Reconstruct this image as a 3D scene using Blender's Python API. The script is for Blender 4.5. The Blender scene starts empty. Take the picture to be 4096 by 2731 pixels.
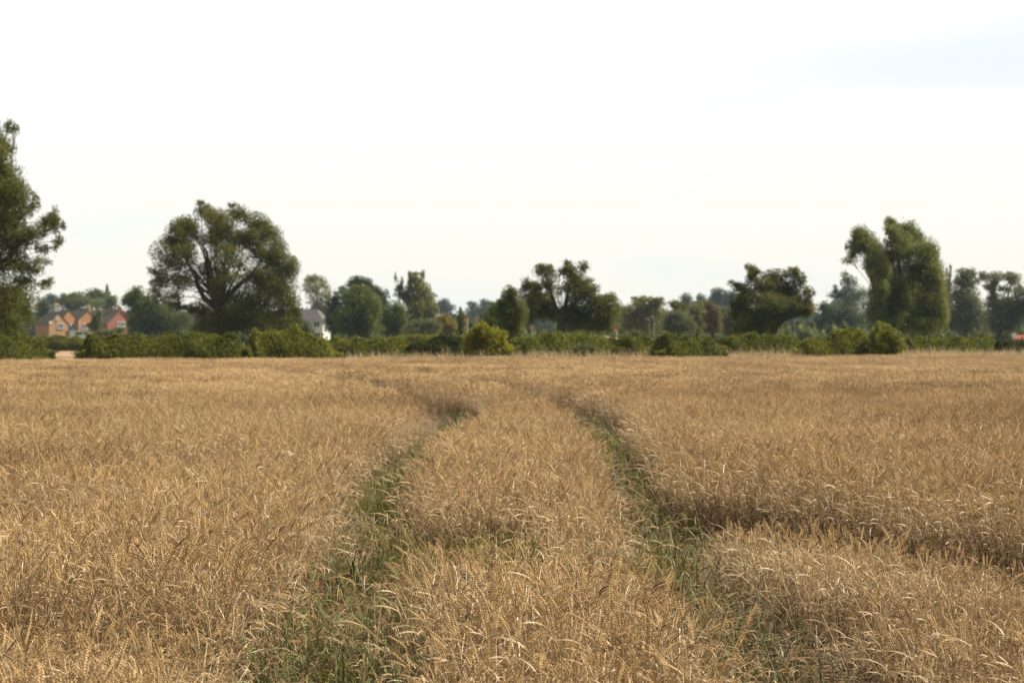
import bpy, math, random
import numpy as np
from mathutils import Vector, Matrix, Euler

R = math.radians
scene = bpy.context.scene
COL = scene.collection
F, HZ, CZ = 9100.0, 1328.0, 1.75          # focal length in photo pixels, horizon row, eye height

# ------------------------------------------------------------------ camera
cd = bpy.data.cameras.new('camera')
cd.sensor_width = 36.0
cd.lens = 36.0 * F / 4096.0
cd.clip_start, cd.clip_end = 0.1, 6000
cd.dof.use_dof = True
cd.dof.focus_distance = 12.0
cd.dof.aperture_fstop = 6.3
cam = bpy.data.objects.new('camera', cd)
COL.objects.link(cam)
cam.location = (0, 0, CZ)
cam.rotation_euler = (R(90) - math.atan((1365.5 - HZ) / F), 0, 0)
scene.camera = cam

# ------------------------------------------------------------------ world
SUN_EL, SUN_AZ = 48.0, 72.0               # azimuth measured from +Y (view direction) towards +X
world = bpy.data.worlds.new('World')
scene.world = world
world.use_nodes = True
nt = world.node_tree
nt.nodes.clear()
def N(t, typ, **kw):
    n = t.nodes.new(typ)
    for k, v in kw.items():
        setattr(n, k, v)
    return n
def math_node(t, op, a, b=None, c=None, clamp=False):
    n = N(t, 'ShaderNodeMath', operation=op, use_clamp=clamp)
    for i, v in enumerate((a, b, c)):
        if v is None: continue
        if isinstance(v, (int, float)): n.inputs[i].default_value = v
        else: t.links.new(v, n.inputs[i])
    return n.outputs[0]
def mix_rgb(t, fac, a, b, blend='MIX'):
    n = N(t, 'ShaderNodeMix', data_type='RGBA', blend_type=blend)
    for i, v in ((0, fac), (6, a), (7, b)):
        if isinstance(v, (int, float)): n.inputs[i].default_value = v
        elif isinstance(v, tuple): n.inputs[i].default_value = (*v, 1.0)[:4]
        else: t.links.new(v, n.inputs[i])
    return n.outputs[2]
sky = N(nt, 'ShaderNodeTexSky', sky_type='NISHITA', sun_disc=False)
sky.sun_elevation = R(SUN_EL)
sky.sun_rotation = R(SUN_AZ)
sky.air_density, sky.dust_density, sky.ozone_density = 1.0, 2.0, 1.0
bg_sky = N(nt, 'ShaderNodeBackground')
bg_sky.inputs[1].default_value = 0.06
nt.links.new(sky.outputs[0], bg_sky.inputs[0])
tc = N(nt, 'ShaderNodeTexCoord')
sep = N(nt, 'ShaderNodeSeparateXYZ')
nt.links.new(tc.outputs['Generated'], sep.inputs[0])
mp = N(nt, 'ShaderNodeMapping')
mp.inputs['Scale'].default_value = (5, 5, 32)
nt.links.new(tc.outputs['Generated'], mp.inputs[0])
ns = N(nt, 'ShaderNodeTexNoise')
ns.inputs['Scale'].default_value = 1.0
ns.inputs['Detail'].default_value = 5
nt.links.new(mp.outputs[0], ns.inputs[0])
# colour of the cloud sheet: cream low down, white higher up
el = N(nt, 'ShaderNodeMapRange', interpolation_type='SMOOTHSTEP')
nt.links.new(sep.outputs[2], el.inputs[0])
el.inputs[1].default_value, el.inputs[2].default_value = 0.0, 0.13
cloud = mix_rgb(nt, el.outputs[0], (1.0, 0.95, 0.815), (1.06, 1.05, 1.03))
hi = N(nt, 'ShaderNodeMapRange', interpolation_type='SMOOTHSTEP')      # the veil thins out and dims overhead
nt.links.new(sep.outputs[2], hi.inputs[0])
hi.inputs[1].default_value, hi.inputs[2].default_value = 0.18, 0.70
cloud = mix_rgb(nt, hi.outputs[0], cloud, (0.66, 0.63, 0.56))
rear_dim = N(nt, 'ShaderNodeMapRange', interpolation_type='SMOOTHSTEP')    # veil dimmed in the unseen sky behind the camera, deepening camera-facing shade
nt.links.new(sep.outputs[1], rear_dim.inputs[0])
rear_dim.inputs[1].default_value, rear_dim.inputs[2].default_value = -0.7, 0.6
cloud = mix_rgb(nt, rear_dim.outputs[0], (0.44, 0.42, 0.38), cloud)
# thin places in the cloud, one long gap to the right
gx = math_node(nt, 'DIVIDE', math_node(nt, 'SUBTRACT', sep.outputs[0], 0.245), 0.125)
gz0 = math_node(nt, 'ADD', math_node(nt, 'MULTIPLY', math_node(nt, 'SUBTRACT', ns.outputs[0], 0.5), 0.030), sep.outputs[2])
gz = math_node(nt, 'DIVIDE', math_node(nt, 'SUBTRACT', gz0, 0.118), 0.0125)
r2 = math_node(nt, 'ADD', math_node(nt, 'MULTIPLY', gx, gx), math_node(nt, 'MULTIPLY', gz, gz))
gap = N(nt, 'ShaderNodeMapRange', interpolation_type='SMOOTHSTEP')
nt.links.new(r2, gap.inputs[0])
gap.inputs[1].default_value, gap.inputs[2].default_value = 2.2, 0.1
thin = N(nt, 'ShaderNodeMapRange', interpolation_type='SMOOTHSTEP')
nt.links.new(ns.outputs[0], thin.inputs[0])
thin.inputs[1].default_value, thin.inputs[2].default_value = 0.52, 0.68
thin.inputs[4].default_value = 0.30
g = math_node(nt, 'MAXIMUM', math_node(nt, 'MULTIPLY', gap.outputs[0], 0.68), thin.outputs[0])
cloud = mix_rgb(nt, g, cloud, (0.79, 0.87, 0.955))
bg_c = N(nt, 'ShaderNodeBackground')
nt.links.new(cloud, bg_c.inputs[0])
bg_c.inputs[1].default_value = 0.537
# the sheet covers the low sky and breaks up overhead
cov = N(nt, 'ShaderNodeMapRange', interpolation_type='SMOOTHSTEP')
nt.links.new(sep.outputs[2], cov.inputs[0])
cov.inputs[1].default_value, cov.inputs[2].default_value = 0.22, 0.75
cov.inputs[3].default_value, cov.inputs[4].default_value = 1.0, 0.72
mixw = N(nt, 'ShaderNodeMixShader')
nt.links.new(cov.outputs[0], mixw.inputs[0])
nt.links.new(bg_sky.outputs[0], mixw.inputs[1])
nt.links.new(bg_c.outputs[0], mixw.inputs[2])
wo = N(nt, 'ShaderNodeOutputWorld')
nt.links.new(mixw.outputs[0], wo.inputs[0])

# ------------------------------------------------------------------ sun
sl = bpy.data.lights.new('sun', 'SUN')
sl.energy = 4.9
sl.angle = R(1.5)
sl.color = (1.0, 0.925, 0.79)
sun = bpy.data.objects.new('sun', sl)
COL.objects.link(sun)
sdir = Vector((math.sin(R(SUN_AZ)) * math.cos(R(SUN_EL)), math.cos(R(SUN_AZ)) * math.cos(R(SUN_EL)), math.sin(R(SUN_EL))))
sun.rotation_euler = (-sdir).to_track_quat('-Z', 'Y').to_euler()
sun.location = sdir * 300

vs = scene.view_settings
scene.display_settings.display_device = 'sRGB'
vs.view_transform = 'Standard'
vs.look = 'None'
vs.exposure = 0.97
vs.gamma = 1.0
scene.cycles.max_bounces = 6
scene.cycles.diffuse_bounces = 2
scene.cycles.glossy_bounces = 2
scene.cycles.transmission_bounces = 4
scene.cycles.volume_bounces = 0
scene.cycles.use_denoising = True
scene.cycles.sample_clamp_indirect = 4.0
scene.cycles.use_adaptive_sampling = False

# ------------------------------------------------------------------ helpers
def PX(px, D): return (px - 2048.0) / F * D
def PZ(py, D): return CZ + (HZ - py) / F * D
def ground_y(py, z=0.0): return (CZ - z) * F / (py - HZ)

def tag(o, label, cat, group=None, kind=None):
    o['label'] = label
    o['category'] = cat
    if group: o['group'] = group
    if kind: o['kind'] = kind
    return o
def structure(o):
    o['kind'] = 'structure'
    return o
def empty(name, loc, label, cat, group=None, rz=0.0):
    o = bpy.data.objects.new(name, None)
    COL.objects.link(o)
    o.empty_display_size = 0.3
    o.location = loc
    o.rotation_euler = (0, 0, rz)
    return tag(o, label, cat, group)

class MB:
    """collects faces of one mesh"""
    def __init__(s): s.v, s.f, s.m = [], [], []
    def add(s, vs, fs, mi=0):
        b = len(s.v)
        s.v += [tuple(map(float, v)) for v in vs]
        s.f += [tuple(int(i) + b for i in f) for f in fs]
        s.m += [mi] * len(fs)
    def box(s, c, d, mi=0, rz=0.0):
        x, y, z = d[0] / 2, d[1] / 2, d[2] / 2
        cs, sn = math.cos(rz), math.sin(rz)
        vs = []
        for dz in (-z, z):
            for dx, dy in ((-x, -y), (x, -y), (x, y), (-x, y)):
                vs.append((c[0] + dx * cs - dy * sn, c[1] + dx * sn + dy * cs, c[2] + dz))
        s.add(vs, [(3, 2, 1, 0), (4, 5, 6, 7), (0, 1, 5, 4), (1, 2, 6, 5), (2, 3, 7, 6), (3, 0, 4, 7)], mi)
    def tube(s, pts, rads, n=6, mi=0, cap=True):
        pts = [Vector(p) for p in pts]
        vs, fs = [], []
        for i, p in enumerate(pts):
            t = (pts[min(i + 1, len(pts) - 1)] - pts[max(i - 1, 0)]).normalized()
            a = Vector((0, 0, 1)) if abs(t.z) < 0.9 else Vector((1, 0, 0))
            u = t.cross(a).normalized()
            w = t.cross(u)
            for k in range(n):
                an = 2 * math.pi * k / n
                vs.append(p + (u * math.cos(an) + w * math.sin(an)) * rads[i])
        for i in range(len(pts) - 1):
            for k in range(n):
                a, b = i * n + k, i * n + (k + 1) % n
                fs.append((a, b, b + n, a + n))
        if cap:
            fs.append(tuple(range(n - 1, -1, -1)))
            fs.append(tuple(range((len(pts) - 1) * n, len(pts) * n)))
        s.add(vs, fs, mi)
    def mesh(s, name, mats, smooth=False):
        me = bpy.data.meshes.new(name)
        me.from_pydata(s.v, [], s.f)
        for m in mats: me.materials.append(m)
        if len(mats) > 1: me.polygons.foreach_set('material_index', s.m)
        if smooth: me.polygons.foreach_set('use_smooth', [True] * len(s.f))
        me.update()
        return me
    def build(s, name, mats, parent=None, smooth=False, link=True):
        if not isinstance(mats, (list, tuple)): mats = [mats]
        o = bpy.data.objects.new(name, s.mesh(name, mats, smooth))
        if link: COL.objects.link(o)
        if parent: o.parent = parent
        return o

def quads_object(name, V, mat, parent=None, extra=None):
    """V: (n,4,3) array of leaf corners; extra: MB joined in as a second material slot"""
    n = len(V)
    co = V.reshape(-1, 3)
    fs = np.arange(4 * n).reshape(-1, 4)
    me = bpy.data.meshes.new(name)
    ev = np.array(extra.v) if extra and extra.v else np.zeros((0, 3))
    ef = extra.f if extra else []
    me.vertices.add(len(co) + len(ev))
    me.vertices.foreach_set('co', np.concatenate([co, ev]).astype(np.float32).ravel())
    loops = fs.ravel().tolist()
    starts = list(range(0, 4 * n, 4))
    tot = 4 * n
    for f in ef:
        starts.append(tot)
        loops += [i + 4 * n for i in f]
        tot += len(f)
    me.loops.add(tot)
    me.loops.foreach_set('vertex_index', loops)
    me.polygons.add(len(starts))
    me.polygons.foreach_set('loop_start', starts)
    me.materials.append(mat)
    me.update(calc_edges=True)
    me.validate()
    o = bpy.data.objects.new(name, me)
    COL.objects.link(o)
    if parent: o.parent = parent
    return o

def unit(v): return v / np.maximum(np.linalg.norm(v, axis=-1, keepdims=True), 1e-9)
def leaf_quads(P, L, rng, aspect=0.55, up=None, flat=0.75):
    """a pointed four-cornered leaf at each point; up = preferred long axis"""
    n = len(P)
    if up is not None:
        a = unit(unit(rng.normal(size=(n, 3))) * (1 - up[1]) + np.array(up[0]) * up[1])
        b = unit(np.cross(a, unit(rng.normal(size=(n, 3)))))
    else:
        nr = unit(unit(rng.normal(size=(n, 3))) + np.array([0, 0, flat]))
        a = unit(np.cross(nr, unit(rng.normal(size=(n, 3)))))
        b = np.cross(nr, a)
    ln = (L * rng.uniform(0.65, 1.35, n))[:, None]
    w = ln * aspect
    return np.stack([P - a * ln * 0.5, P + b * w * 0.5, P + a * ln * 0.5, P - b * w * 0.5], axis=1)

# ------------------------------------------------------------------ materials
def new_mat(name):
    m = bpy.data.materials.new(name)
    m.use_nodes = True
    t = m.node_tree
    t.nodes.clear()
    return m, t, N(t, 'ShaderNodeOutputMaterial')
def ramp(t, fac, stops):
    n = N(t, 'ShaderNodeValToRGB')
    e = n.color_ramp.elements
    e[0].position, e[0].color = stops[0][0], (*stops[0][1], 1)
    e[1].position, e[1].color = stops[-1][0], (*stops[-1][1], 1)
    for p, c in stops[1:-1]:
        x = e.new(p); x.color = (*c, 1)
    if not isinstance(fac, float): t.links.new(fac, n.inputs[0])
    return n.outputs[0]
def noise(t, scale, detail=3, coord='Object', vec=None, stretch=None):
    n = N(t, 'ShaderNodeTexNoise')
    n.inputs['Scale'].default_value = scale
    n.inputs['Detail'].default_value = detail
    c = N(t, 'ShaderNodeTexCoord').outputs[coord] if vec is None else vec
    if stretch:
        m = N(t, 'ShaderNodeMapping')
        m.inputs['Scale'].default_value = stretch
        t.links.new(c, m.inputs[0]); c = m.outputs[0]
    t.links.new(c, n.inputs['Vector'])
    return n.outputs[0]
def foliage(name, dark, mid, light, accent=None, trans=0.38, clump=0.45):
    m, t, out = new_mat(name)
    geo = N(t, 'ShaderNodeNewGeometry')
    isl = geo.outputs['Random Per Island']
    nz = noise(t, clump, 2, vec=geo.outputs['Position'])
    f = math_node(t, 'ADD', math_node(t, 'MULTIPLY', isl, 0.45), math_node(t, 'MULTIPLY', nz, 0.75))
    f = math_node(t, 'SUBTRACT', f, 0.10, clamp=True)
    stops = [(0.15, dark), (0.5, mid), (0.85, light)]
    c = ramp(t, f, stops)
    if accent:
        an = N(t, 'ShaderNodeMapRange')
        t.links.new(noise(t, accent[1], 2, vec=geo.outputs['Position']), an.inputs[0])
        an.inputs[1].default_value, an.inputs[2].default_value = accent[2], accent[2] + 0.14
        c = mix_rgb(t, math_node(t, 'MULTIPLY', an.outputs[0], isl), c, accent[0])
    d = N(t, 'ShaderNodeBsdfPrincipled')
    t.links.new(c, d.inputs['Base Color'])
    d.inputs['Roughness'].default_value = 0.55
    d.inputs['Specular IOR Level'].default_value = 0.12
    tr = N(t, 'ShaderNodeBsdfTranslucent')
    t.links.new(mix_rgb(t, 1.0, c, (1.25, 1.25, 0.7), 'MULTIPLY'), tr.inputs[0])
    mx = N(t, 'ShaderNodeMixShader')
    mx.inputs[0].default_value = trans
    t.links.new(d.outputs[0], mx.inputs[1]); t.links.new(tr.outputs[0], mx.inputs[2])
    t.links.new(mx.outputs[0], out.inputs[0])
    return m
def straw(name, stops, rough=0.6, trans=0.0, isl_w=0.45, spec=0.3):
    """dry plant matter: colour differs from plant to plant and piece to piece"""
    m, t, out = new_mat(name)
    oi = N(t, 'ShaderNodeObjectInfo')
    geo = N(t, 'ShaderNodeNewGeometry')
    patch = noise(t, 0.22, 3, vec=geo.outputs['Position'])
    f = math_node(t, 'ADD', math_node(t, 'MULTIPLY', oi.outputs['Random'], 0.75 - isl_w), math_node(t, 'MULTIPLY', geo.outputs['Random Per Island'], isl_w))
    f = math_node(t, 'ADD', f, math_node(t, 'MULTIPLY', math_node(t, 'SUBTRACT', patch, 0.38), 0.9), clamp=True)
    c = ramp(t, f, stops)
    d = N(t, 'ShaderNodeBsdfPrincipled')
    t.links.new(c, d.inputs['Base Color'])
    d.inputs['Roughness'].default_value = rough
    d.inputs['Specular IOR Level'].default_value = spec
    if trans:
        tr = N(t, 'ShaderNodeBsdfTranslucent')
        t.links.new(c, tr.inputs[0])
        mx = N(t, 'ShaderNodeMixShader')
        mx.inputs[0].default_value = trans
        t.links.new(d.outputs[0], mx.inputs[1]); t.links.new(tr.outputs[0], mx.inputs[2])
        t.links.new(mx.outputs[0], out.inputs[0])
    else:
        t.links.new(d.outputs[0], out.inputs[0])
    return m
def plain(name, a, b, scale=2.0, rough=0.8, stretch=None, detail=4, bump=0.0):
    m, t, out = new_mat(name)
    nz = noise(t, scale, detail, stretch=stretch)
    c = ramp(t, nz, [(0.32, a), (0.68, b)])
    d = N(t, 'ShaderNodeBsdfPrincipled')
    t.links.new(c, d.inputs['Base Color'])
    d.inputs['Roughness'].default_value = rough
    d.inputs['Specular IOR Level'].default_value = 0.2
    if bump:
        bp = N(t, 'ShaderNodeBump')
        bp.inputs['Strength'].default_value = bump
        t.links.new(nz, bp.inputs['Height']); t.links.new(bp.outputs[0], d.inputs['Normal'])
    t.links.new(d.outputs[0], out.inputs[0])
    return m
def brick(name, a, b, mortar):
    m, t, out = new_mat(name)
    br = N(t, 'ShaderNodeTexBrick')
    br.inputs['Color1'].default_value = (*a, 1); br.inputs['Color2'].default_value = (*b, 1)
    br.inputs['Mortar'].default_value = (*mortar, 1)
    br.inputs['Scale'].default_value = 4.0
    mp_ = N(t, 'ShaderNodeMapping'); mp_.inputs['Rotation'].default_value = (R(90), 0, 0)
    t.links.new(N(t, 'ShaderNodeTexCoord').outputs['Object'], mp_.inputs[0])
    t.links.new(mp_.outputs[0], br.inputs[0])
    c = mix_rgb(t, math_node(t, 'MULTIPLY', noise(t, 0.5, 4), 0.5), br.outputs[0], (a[0] * 0.7, a[1] * 0.7, a[2] * 0.7))
    d = N(t, 'ShaderNodeBsdfPrincipled'); d.inputs['Roughness'].default_value = 0.9
    t.links.new(c, d.inputs['Base Color']); t.links.new(d.outputs[0], out.inputs[0])
    return m

M = {}
M['ear'] = straw('wheat_ear', [(0.0, (0.10, 0.062, 0.030)), (0.22, (0.27, 0.170, 0.074)), (0.60, (0.53, 0.355, 0.158)), (1.0, (0.76, 0.59, 0.36))], isl_w=0.25)
M['stem'] = straw('wheat_stem', [(0.0, (0.17, 0.110, 0.052)), (0.45, (0.42, 0.300, 0.155)), (1.0, (0.74, 0.61, 0.42))], rough=0.45, isl_w=0.3, spec=0.4)
M['blade'] = straw('dry_blade', [(0.0, (0.15, 0.095, 0.045)), (0.5, (0.42, 0.295, 0.155)), (1.0, (0.70, 0.57, 0.40))], rough=0.5, trans=0.25, isl_w=0.5)
M['low_blade'] = straw('withered_lower_blade', [(0.0, (0.060, 0.038, 0.020)), (0.6, (0.15, 0.095, 0.048)), (1.0, (0.30, 0.20, 0.10))], trans=0.1, isl_w=0.5)
M['old_straw'] = straw('old_straw', [(0.0, (0.07, 0.045, 0.024)), (0.6, (0.20, 0.135, 0.07)), (1.0, (0.42, 0.31, 0.18))], isl_w=0.5)
M['dark_ear'] = straw('weathered_ear', [(0.0, (0.05, 0.03, 0.018)), (1.0, (0.17, 0.09, 0.04))])
M['grass'] = straw('track_grass', [(0.0, (0.045, 0.048, 0.009)), (0.5, (0.115, 0.112, 0.019)), (1.0, (0.29, 0.245, 0.055))], rough=0.45, trans=0.3, isl_w=0.5, spec=0.08)
M['blue_grass'] = straw('wheat_leaf_green', [(0.0, (0.040, 0.046, 0.016)), (0.5, (0.092, 0.098, 0.036)), (1.0, (0.25, 0.225, 0.10))], rough=0.4, trans=0.25, isl_w=0.5, spec=0.08)
M['green_ear'] = straw('green_ear', [(0.0, (0.11, 0.14, 0.04)), (0.6, (0.22, 0.25, 0.08)), (1.0, (0.40, 0.36, 0.14))])
M['tuft'] = straw('dark_tuft', [(0.0, (0.016, 0.032, 0.009)), (1.0, (0.050, 0.080, 0.020))], rough=0.4, trans=0.2, isl_w=0.6, spec=0.08)
M['pale_grass'] = straw('verge_straw', [(0.0, (0.34, 0.24, 0.12)), (1.0, (0.62, 0.50, 0.30))], trans=0.2)
M['verge_green'] = straw('verge_green', [(0.0, (0.08, 0.11, 0.03)), (1.0, (0.24, 0.26, 0.08))], trans=0.25)
M['dock'] = straw('dock_seed', [(0.0, (0.15, 0.085, 0.045)), (1.0, (0.33, 0.21, 0.12))])
M['soil'] = plain('soil', (0.055, 0.036, 0.021), (0.15, 0.10, 0.058), 9.0, 0.95, bump=0.6)
M['ground'] = plain('pasture', (0.075, 0.09, 0.03), (0.16, 0.155, 0.06), 0.05, 0.95)
M['stubble'] = plain('stubble', (0.22, 0.135, 0.075), (0.31, 0.20, 0.115), 0.6, 0.95)
M['bark'] = plain('bark', (0.030, 0.024, 0.017), (0.085, 0.068, 0.048), 5.0, 0.95, stretch=(1, 1, 0.2), bump=0.5)

# ------------------------------------------------------------------ field geometry
LY = [0, 6, 10, 13, 16, 20.8, 25, 30, 36, 40, 44, 50, 56, 65, 80, 95, 120]
LXS = [-.55, -.62, -.80, -.92, -1.05, -1.19, -1.12, -.94, -.80, -1.02, -1.52, -2.75, -4.1, -6.6, -12, -19, -30]
RXS = [1.2, 1.2, 1.20, 1.10, 1.06, 1.10, 1.15, 1.22, 1.28, 1.13, 0.75, -.05, -1.2, -3.5, -9, -16, -27]
def track_x(Y, side): return np.interp(Y, LY, LXS if side < 0 else RXS)
def track_dist(X, Y):
    """distance to the nearest wheel track, measured square to it"""
    best = np.full_like(X, 99.0)
    for s in (-1, 1):
        sl_ = (track_x(Y + .5, s) - track_x(Y - .5, s))
        best = np.minimum(best, np.abs(X - track_x(Y, s)) / np.sqrt(1 + sl_ ** 2))
    return best
def field_end(X, Y):
    ax = X / np.maximum(Y, 1) * F + 2048
    return np.interp(ax, [-600, 0, 2048, 4096, 4700], [84, 88, 95, 107, 111])
def sstep(x, a, b):
    t = np.clip((x - a) / (b - a), 0, 1)
    return t * t * (3 - 2 * t)
_r = np.random.default_rng(3)
_ph = [(_r.uniform(0, 6.28), _r.uniform(0, 6.28), _r.uniform(-.5, .5)) for _ in range(9)]
def wob(X, Y, s):
    """cheap smooth noise, about -1 to 1"""
    o = 0
    for i, (a, b, c) in enumerate(_ph):
        k = s * (0.6 + 0.28 * i)
        o = o + np.sin(X * k * math.cos(c * 6) + Y * k * math.sin(c * 6) + a) * np.sin(Y * k * 0.7 + b + X * k * .3)
    return o / 3.0
def dip(X, Y, cx, cy, rx, ry):
    return np.clip(1.25 - np.sqrt(((X - cx) / rx) ** 2 + ((Y - cy) / ry) ** 2), 0, 1)
def lodge(X, Y):
    """0 = standing crop, 1 = flattened"""
    w = 0.22 * wob(X, Y, 2.4)
    edge = np.interp(X, [1.2, 1.6, 2.2, 3.0, 5.0], [19.3, 18.7, 17.4, 15.4, 13.7]) + w - Y
    z1 = sstep(X, 1.1, 1.4) * sstep(edge, 0, .10) * (1 - .5 * sstep(edge, 1.9, 3.8)) * np.clip(1.0 + .2 * wob(X, Y, 1.6), 0.75, 1)
    z1 = z1 * (1 - .5 * sstep(edge, 3.6, 5.6))
    e2 = 12.15 + .2 * wob(X, Y, 2.0) - Y
    z3 = sstep(1.0 - np.abs(X - 2.1), 0, .3) * sstep(e2, 0, .10) * (1 - sstep(e2, .7, 1.6))
    e3 = 15.8 + w - Y
    z2 = sstep(.62 - np.abs(X + .38), 0, .2) * sstep(e3, 0, .12) * (1 - .6 * sstep(e3, .6, 2.4)) * (1 - sstep(e3, 2.6, 5.2))
    e5 = 14.6 - Y
    z2 = np.maximum(z2, .42 * sstep(.75 - np.abs(X - .1), 0, .3) * sstep(e5, 0, .3) * (1 - sstep(e5, 2.6, 4.4)))
    z4 = np.maximum(dip(X, Y, -3.9, 22.3, .8, 1.0), dip(X, Y, -3.0, 22.0, .5, .9)) * .6
    z5 = np.maximum(dip(X, Y, 7.2, 36, 2.2, 1.6), dip(X, Y, 5.6, 27, 1.6, .9)) * .55
    z6 = np.maximum(dip(X, Y, 1.8, 22.0, .45, 1.0), dip(X, Y, 1.7, 33, .4, 1.5)) * .6
    gen = sstep(wob(X + 40, Y * .8, .55), .6, 1.2) * .5
    return np.clip(np.max([z1, z2, z3, z4, z5, z6, gen], axis=0), 0, 1)

def wall_gap(X, Y):
    """bare strip at the foot of the standing crop where it meets the flattened corner"""
    w = 0.18 * wob(X, Y, 2.4)
    edge = np.interp(X, [1.2, 1.6, 2.2, 3.0, 5.0], [19.3, 18.7, 17.4, 15.4, 13.7]) + w
    g1 = sstep(X, 1.15, 1.45) * sstep(edge - Y, -.05, .1) * sstep(edge - Y, 1.9, 1.3)
    g2 = sstep(.55 - np.abs(X + .35), 0, .15) * sstep(15.8 + w - Y, -.05, .1) * sstep(15.8 + w - Y, .9, .5)
    e2 = 12.15 + .2 * wob(X, Y, 2.0) - Y
    g3 = sstep(.95 - np.abs(X - 2.1), 0, .2) * sstep(e2, -.05, .05) * sstep(e2, .8, .5) * .9
    g1 = np.maximum(g1, g3)
    return np.maximum(g1 * np.clip(1.0 + .4 * wob(X, Y, 3.1), .45, 1), g2 * .95)

# ------------------------------------------------------------------ ground sheets
def sheet(name, pts, z, mat):
    b = MB()
    b.add([(x, y, z) for x, y in pts], [tuple(range(len(pts)))])
    return structure(b.build(name, mat))
sheet('ground', [(-1500, -60), (1500, -60), (1500, 2600), (-1500, 2600)], 0.0, M['ground'])
sheet('field_soil', [(-60, -20), (60, -20), (60, 110), (-60, 86)], 0.006, M['soil'])
sheet('stubble_field', [(-70, 96), (-16, 96), (-30, 215), (-75, 215)], 0.012, M['stubble'])

# ------------------------------------------------------------------ wheat plants (prototypes for the crop)
def arc(rng, h, bend, nod, az, ear_len):
    """points of a stalk up to the ear base, and the ear axis points"""
    pts, p, th = [], Vector((0, 0, 0)), R(rng.uniform(0, 3))
    n = 6
    for i in range(n + 1):
        pts.append(p.copy())
        th += bend / n
        if i >= n - 2: th += nod * .22
        p = p + Vector((math.sin(th) * math.cos(az), math.sin(th) * math.sin(az), math.cos(th))) * (h / n)
    ear, q = [], pts[-1].copy()
    for i in range(9):
        ear.append((q.copy(), th))
        th += nod * .56 / 9
        q = q + Vector((math.sin(th) * math.cos(az), math.sin(th) * math.sin(az), math.cos(th))) * (ear_len / 8)
    return pts, ear, az
def add_ear(b, ear, az, rng, mi, detail=True):
    roll = rng.uniform(0, math.pi)
    for i, (p, th) in enumerate(ear):
        t = Vector((math.sin(th) * math.cos(az), math.sin(th) * math.sin(az), math.cos(th)))
        side0 = Vector((-math.sin(az), math.cos(az), 0))
        nrm0 = t.cross(side0)
        sd = side0 * math.cos(roll) + nrm0 * math.sin(roll)
        nm = t.cross(sd)
        k = 1.0 - 0.55 * abs(i / 8 - .38) ** 1.5
        for s in ((-1, 1) if detail else (0,)):
            sgn = s if s else (1 if i % 2 else -1)
            d = (t * 0.86 + sd * (0.50 * sgn) + nm * rng.uniform(-.12, .12)).normalized()
            c = p + sd * (0.0032 * sgn) + t * (0.0045 * (1 if s > 0 else 0))
            L, w, e = 0.0122 * k, 0.0042 * k, 0.0052 * k
            u = d.cross(nm).normalized()
            m0 = c + d * L * .42
            vs = [c, m0 + u * w, m0 + nm * e, m0 - u * w, m0 - nm * e, c + d * L]
            b.add(vs, [(0, 2, 1), (0, 3, 2), (0, 4, 3), (0, 1, 4), (5, 1, 2), (5, 2, 3), (5, 3, 4), (5, 4, 1)], mi)
            if rng.random() < .10:
                tip = c + d * L
                e2 = tip + (d + t * .5).normalized() * rng.uniform(.006, .018)
                b.add([tip + u * .0006, tip - u * .0006, e2], [(0, 1, 2)], mi)
def add_blade(b, base, az, length, width, rise, droop, rng, mi, twist=0.0, n=5):
    pts, p, th = [], Vector(base), R(90 - rise)
    for i in range(n + 1):
        pts.append((p.copy(), th))
        th += droop / n
        p = p + Vector((math.sin(th) * math.cos(az), math.sin(th) * math.sin(az), math.cos(th))) * (length / n)
    vs = []
    for i, (q, th) in enumerate(pts):
        w = width * (math.sin(math.pi * min(.97, .18 + .82 * i / n)) ** .7) * .5
        a = twist * i / n
        sd = Vector((-math.sin(az), math.cos(az), 0)) * math.cos(a) + Vector((0, 0, 1)) * math.sin(a)
        vs += [q - sd * w, q + sd * w]
    b.add(vs, [(2 * i, 2 * i + 1, 2 * i + 3, 2 * i + 2) for i in range(n)], mi)
def wheat_plant(seed, ear_mat='ear', stem='stem', blade='blade', h=0.60, blades=2):
    rng = random.Random(seed)
    b = MB()
    nod = R(rng.choice([15, 35, 60, 100, 130, 150, 165]))
    pts, ear, az = arc(rng, h * rng.uniform(.92, 1.06), R(rng.uniform(2, 12)), nod, rng.uniform(0, 6.28), rng.uniform(.068, .092))
    b.tube(pts, [.0021, .0020, .0019, .0018, .0017, .0015, .0013], 3, 1, cap=False)
    add_ear(b, ear, az, rng, 0)
    for k in range(blades):
        q = pts[rng.choice([2, 3, 3, 4, 4])]
        add_blade(b, q, rng.uniform(0, 6.28), rng.uniform(.10, .24), rng.uniform(.005, .010), rng.uniform(20, 75), R(rng.uniform(60, 170)), rng, 2, rng.uniform(-2, 2))
    if ear_mat != 'green_ear':
        for k in range(4):                                               # withered leaves low on the stalk
            q = Vector(pts[rng.choice([0, 1, 2, 3])]).lerp(Vector(pts[4]), rng.uniform(0, .3))
            add_blade(b, q, rng.uniform(0, 6.28), rng.uniform(.10, .20), rng.uniform(.006, .011), rng.uniform(-10, 60), R(rng.uniform(60, 150)), rng, 3, rng.uniform(-2, 2), n=4)
    return b, [M[ear_mat], M[stem], M[blade], M['low_blade']]
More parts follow.
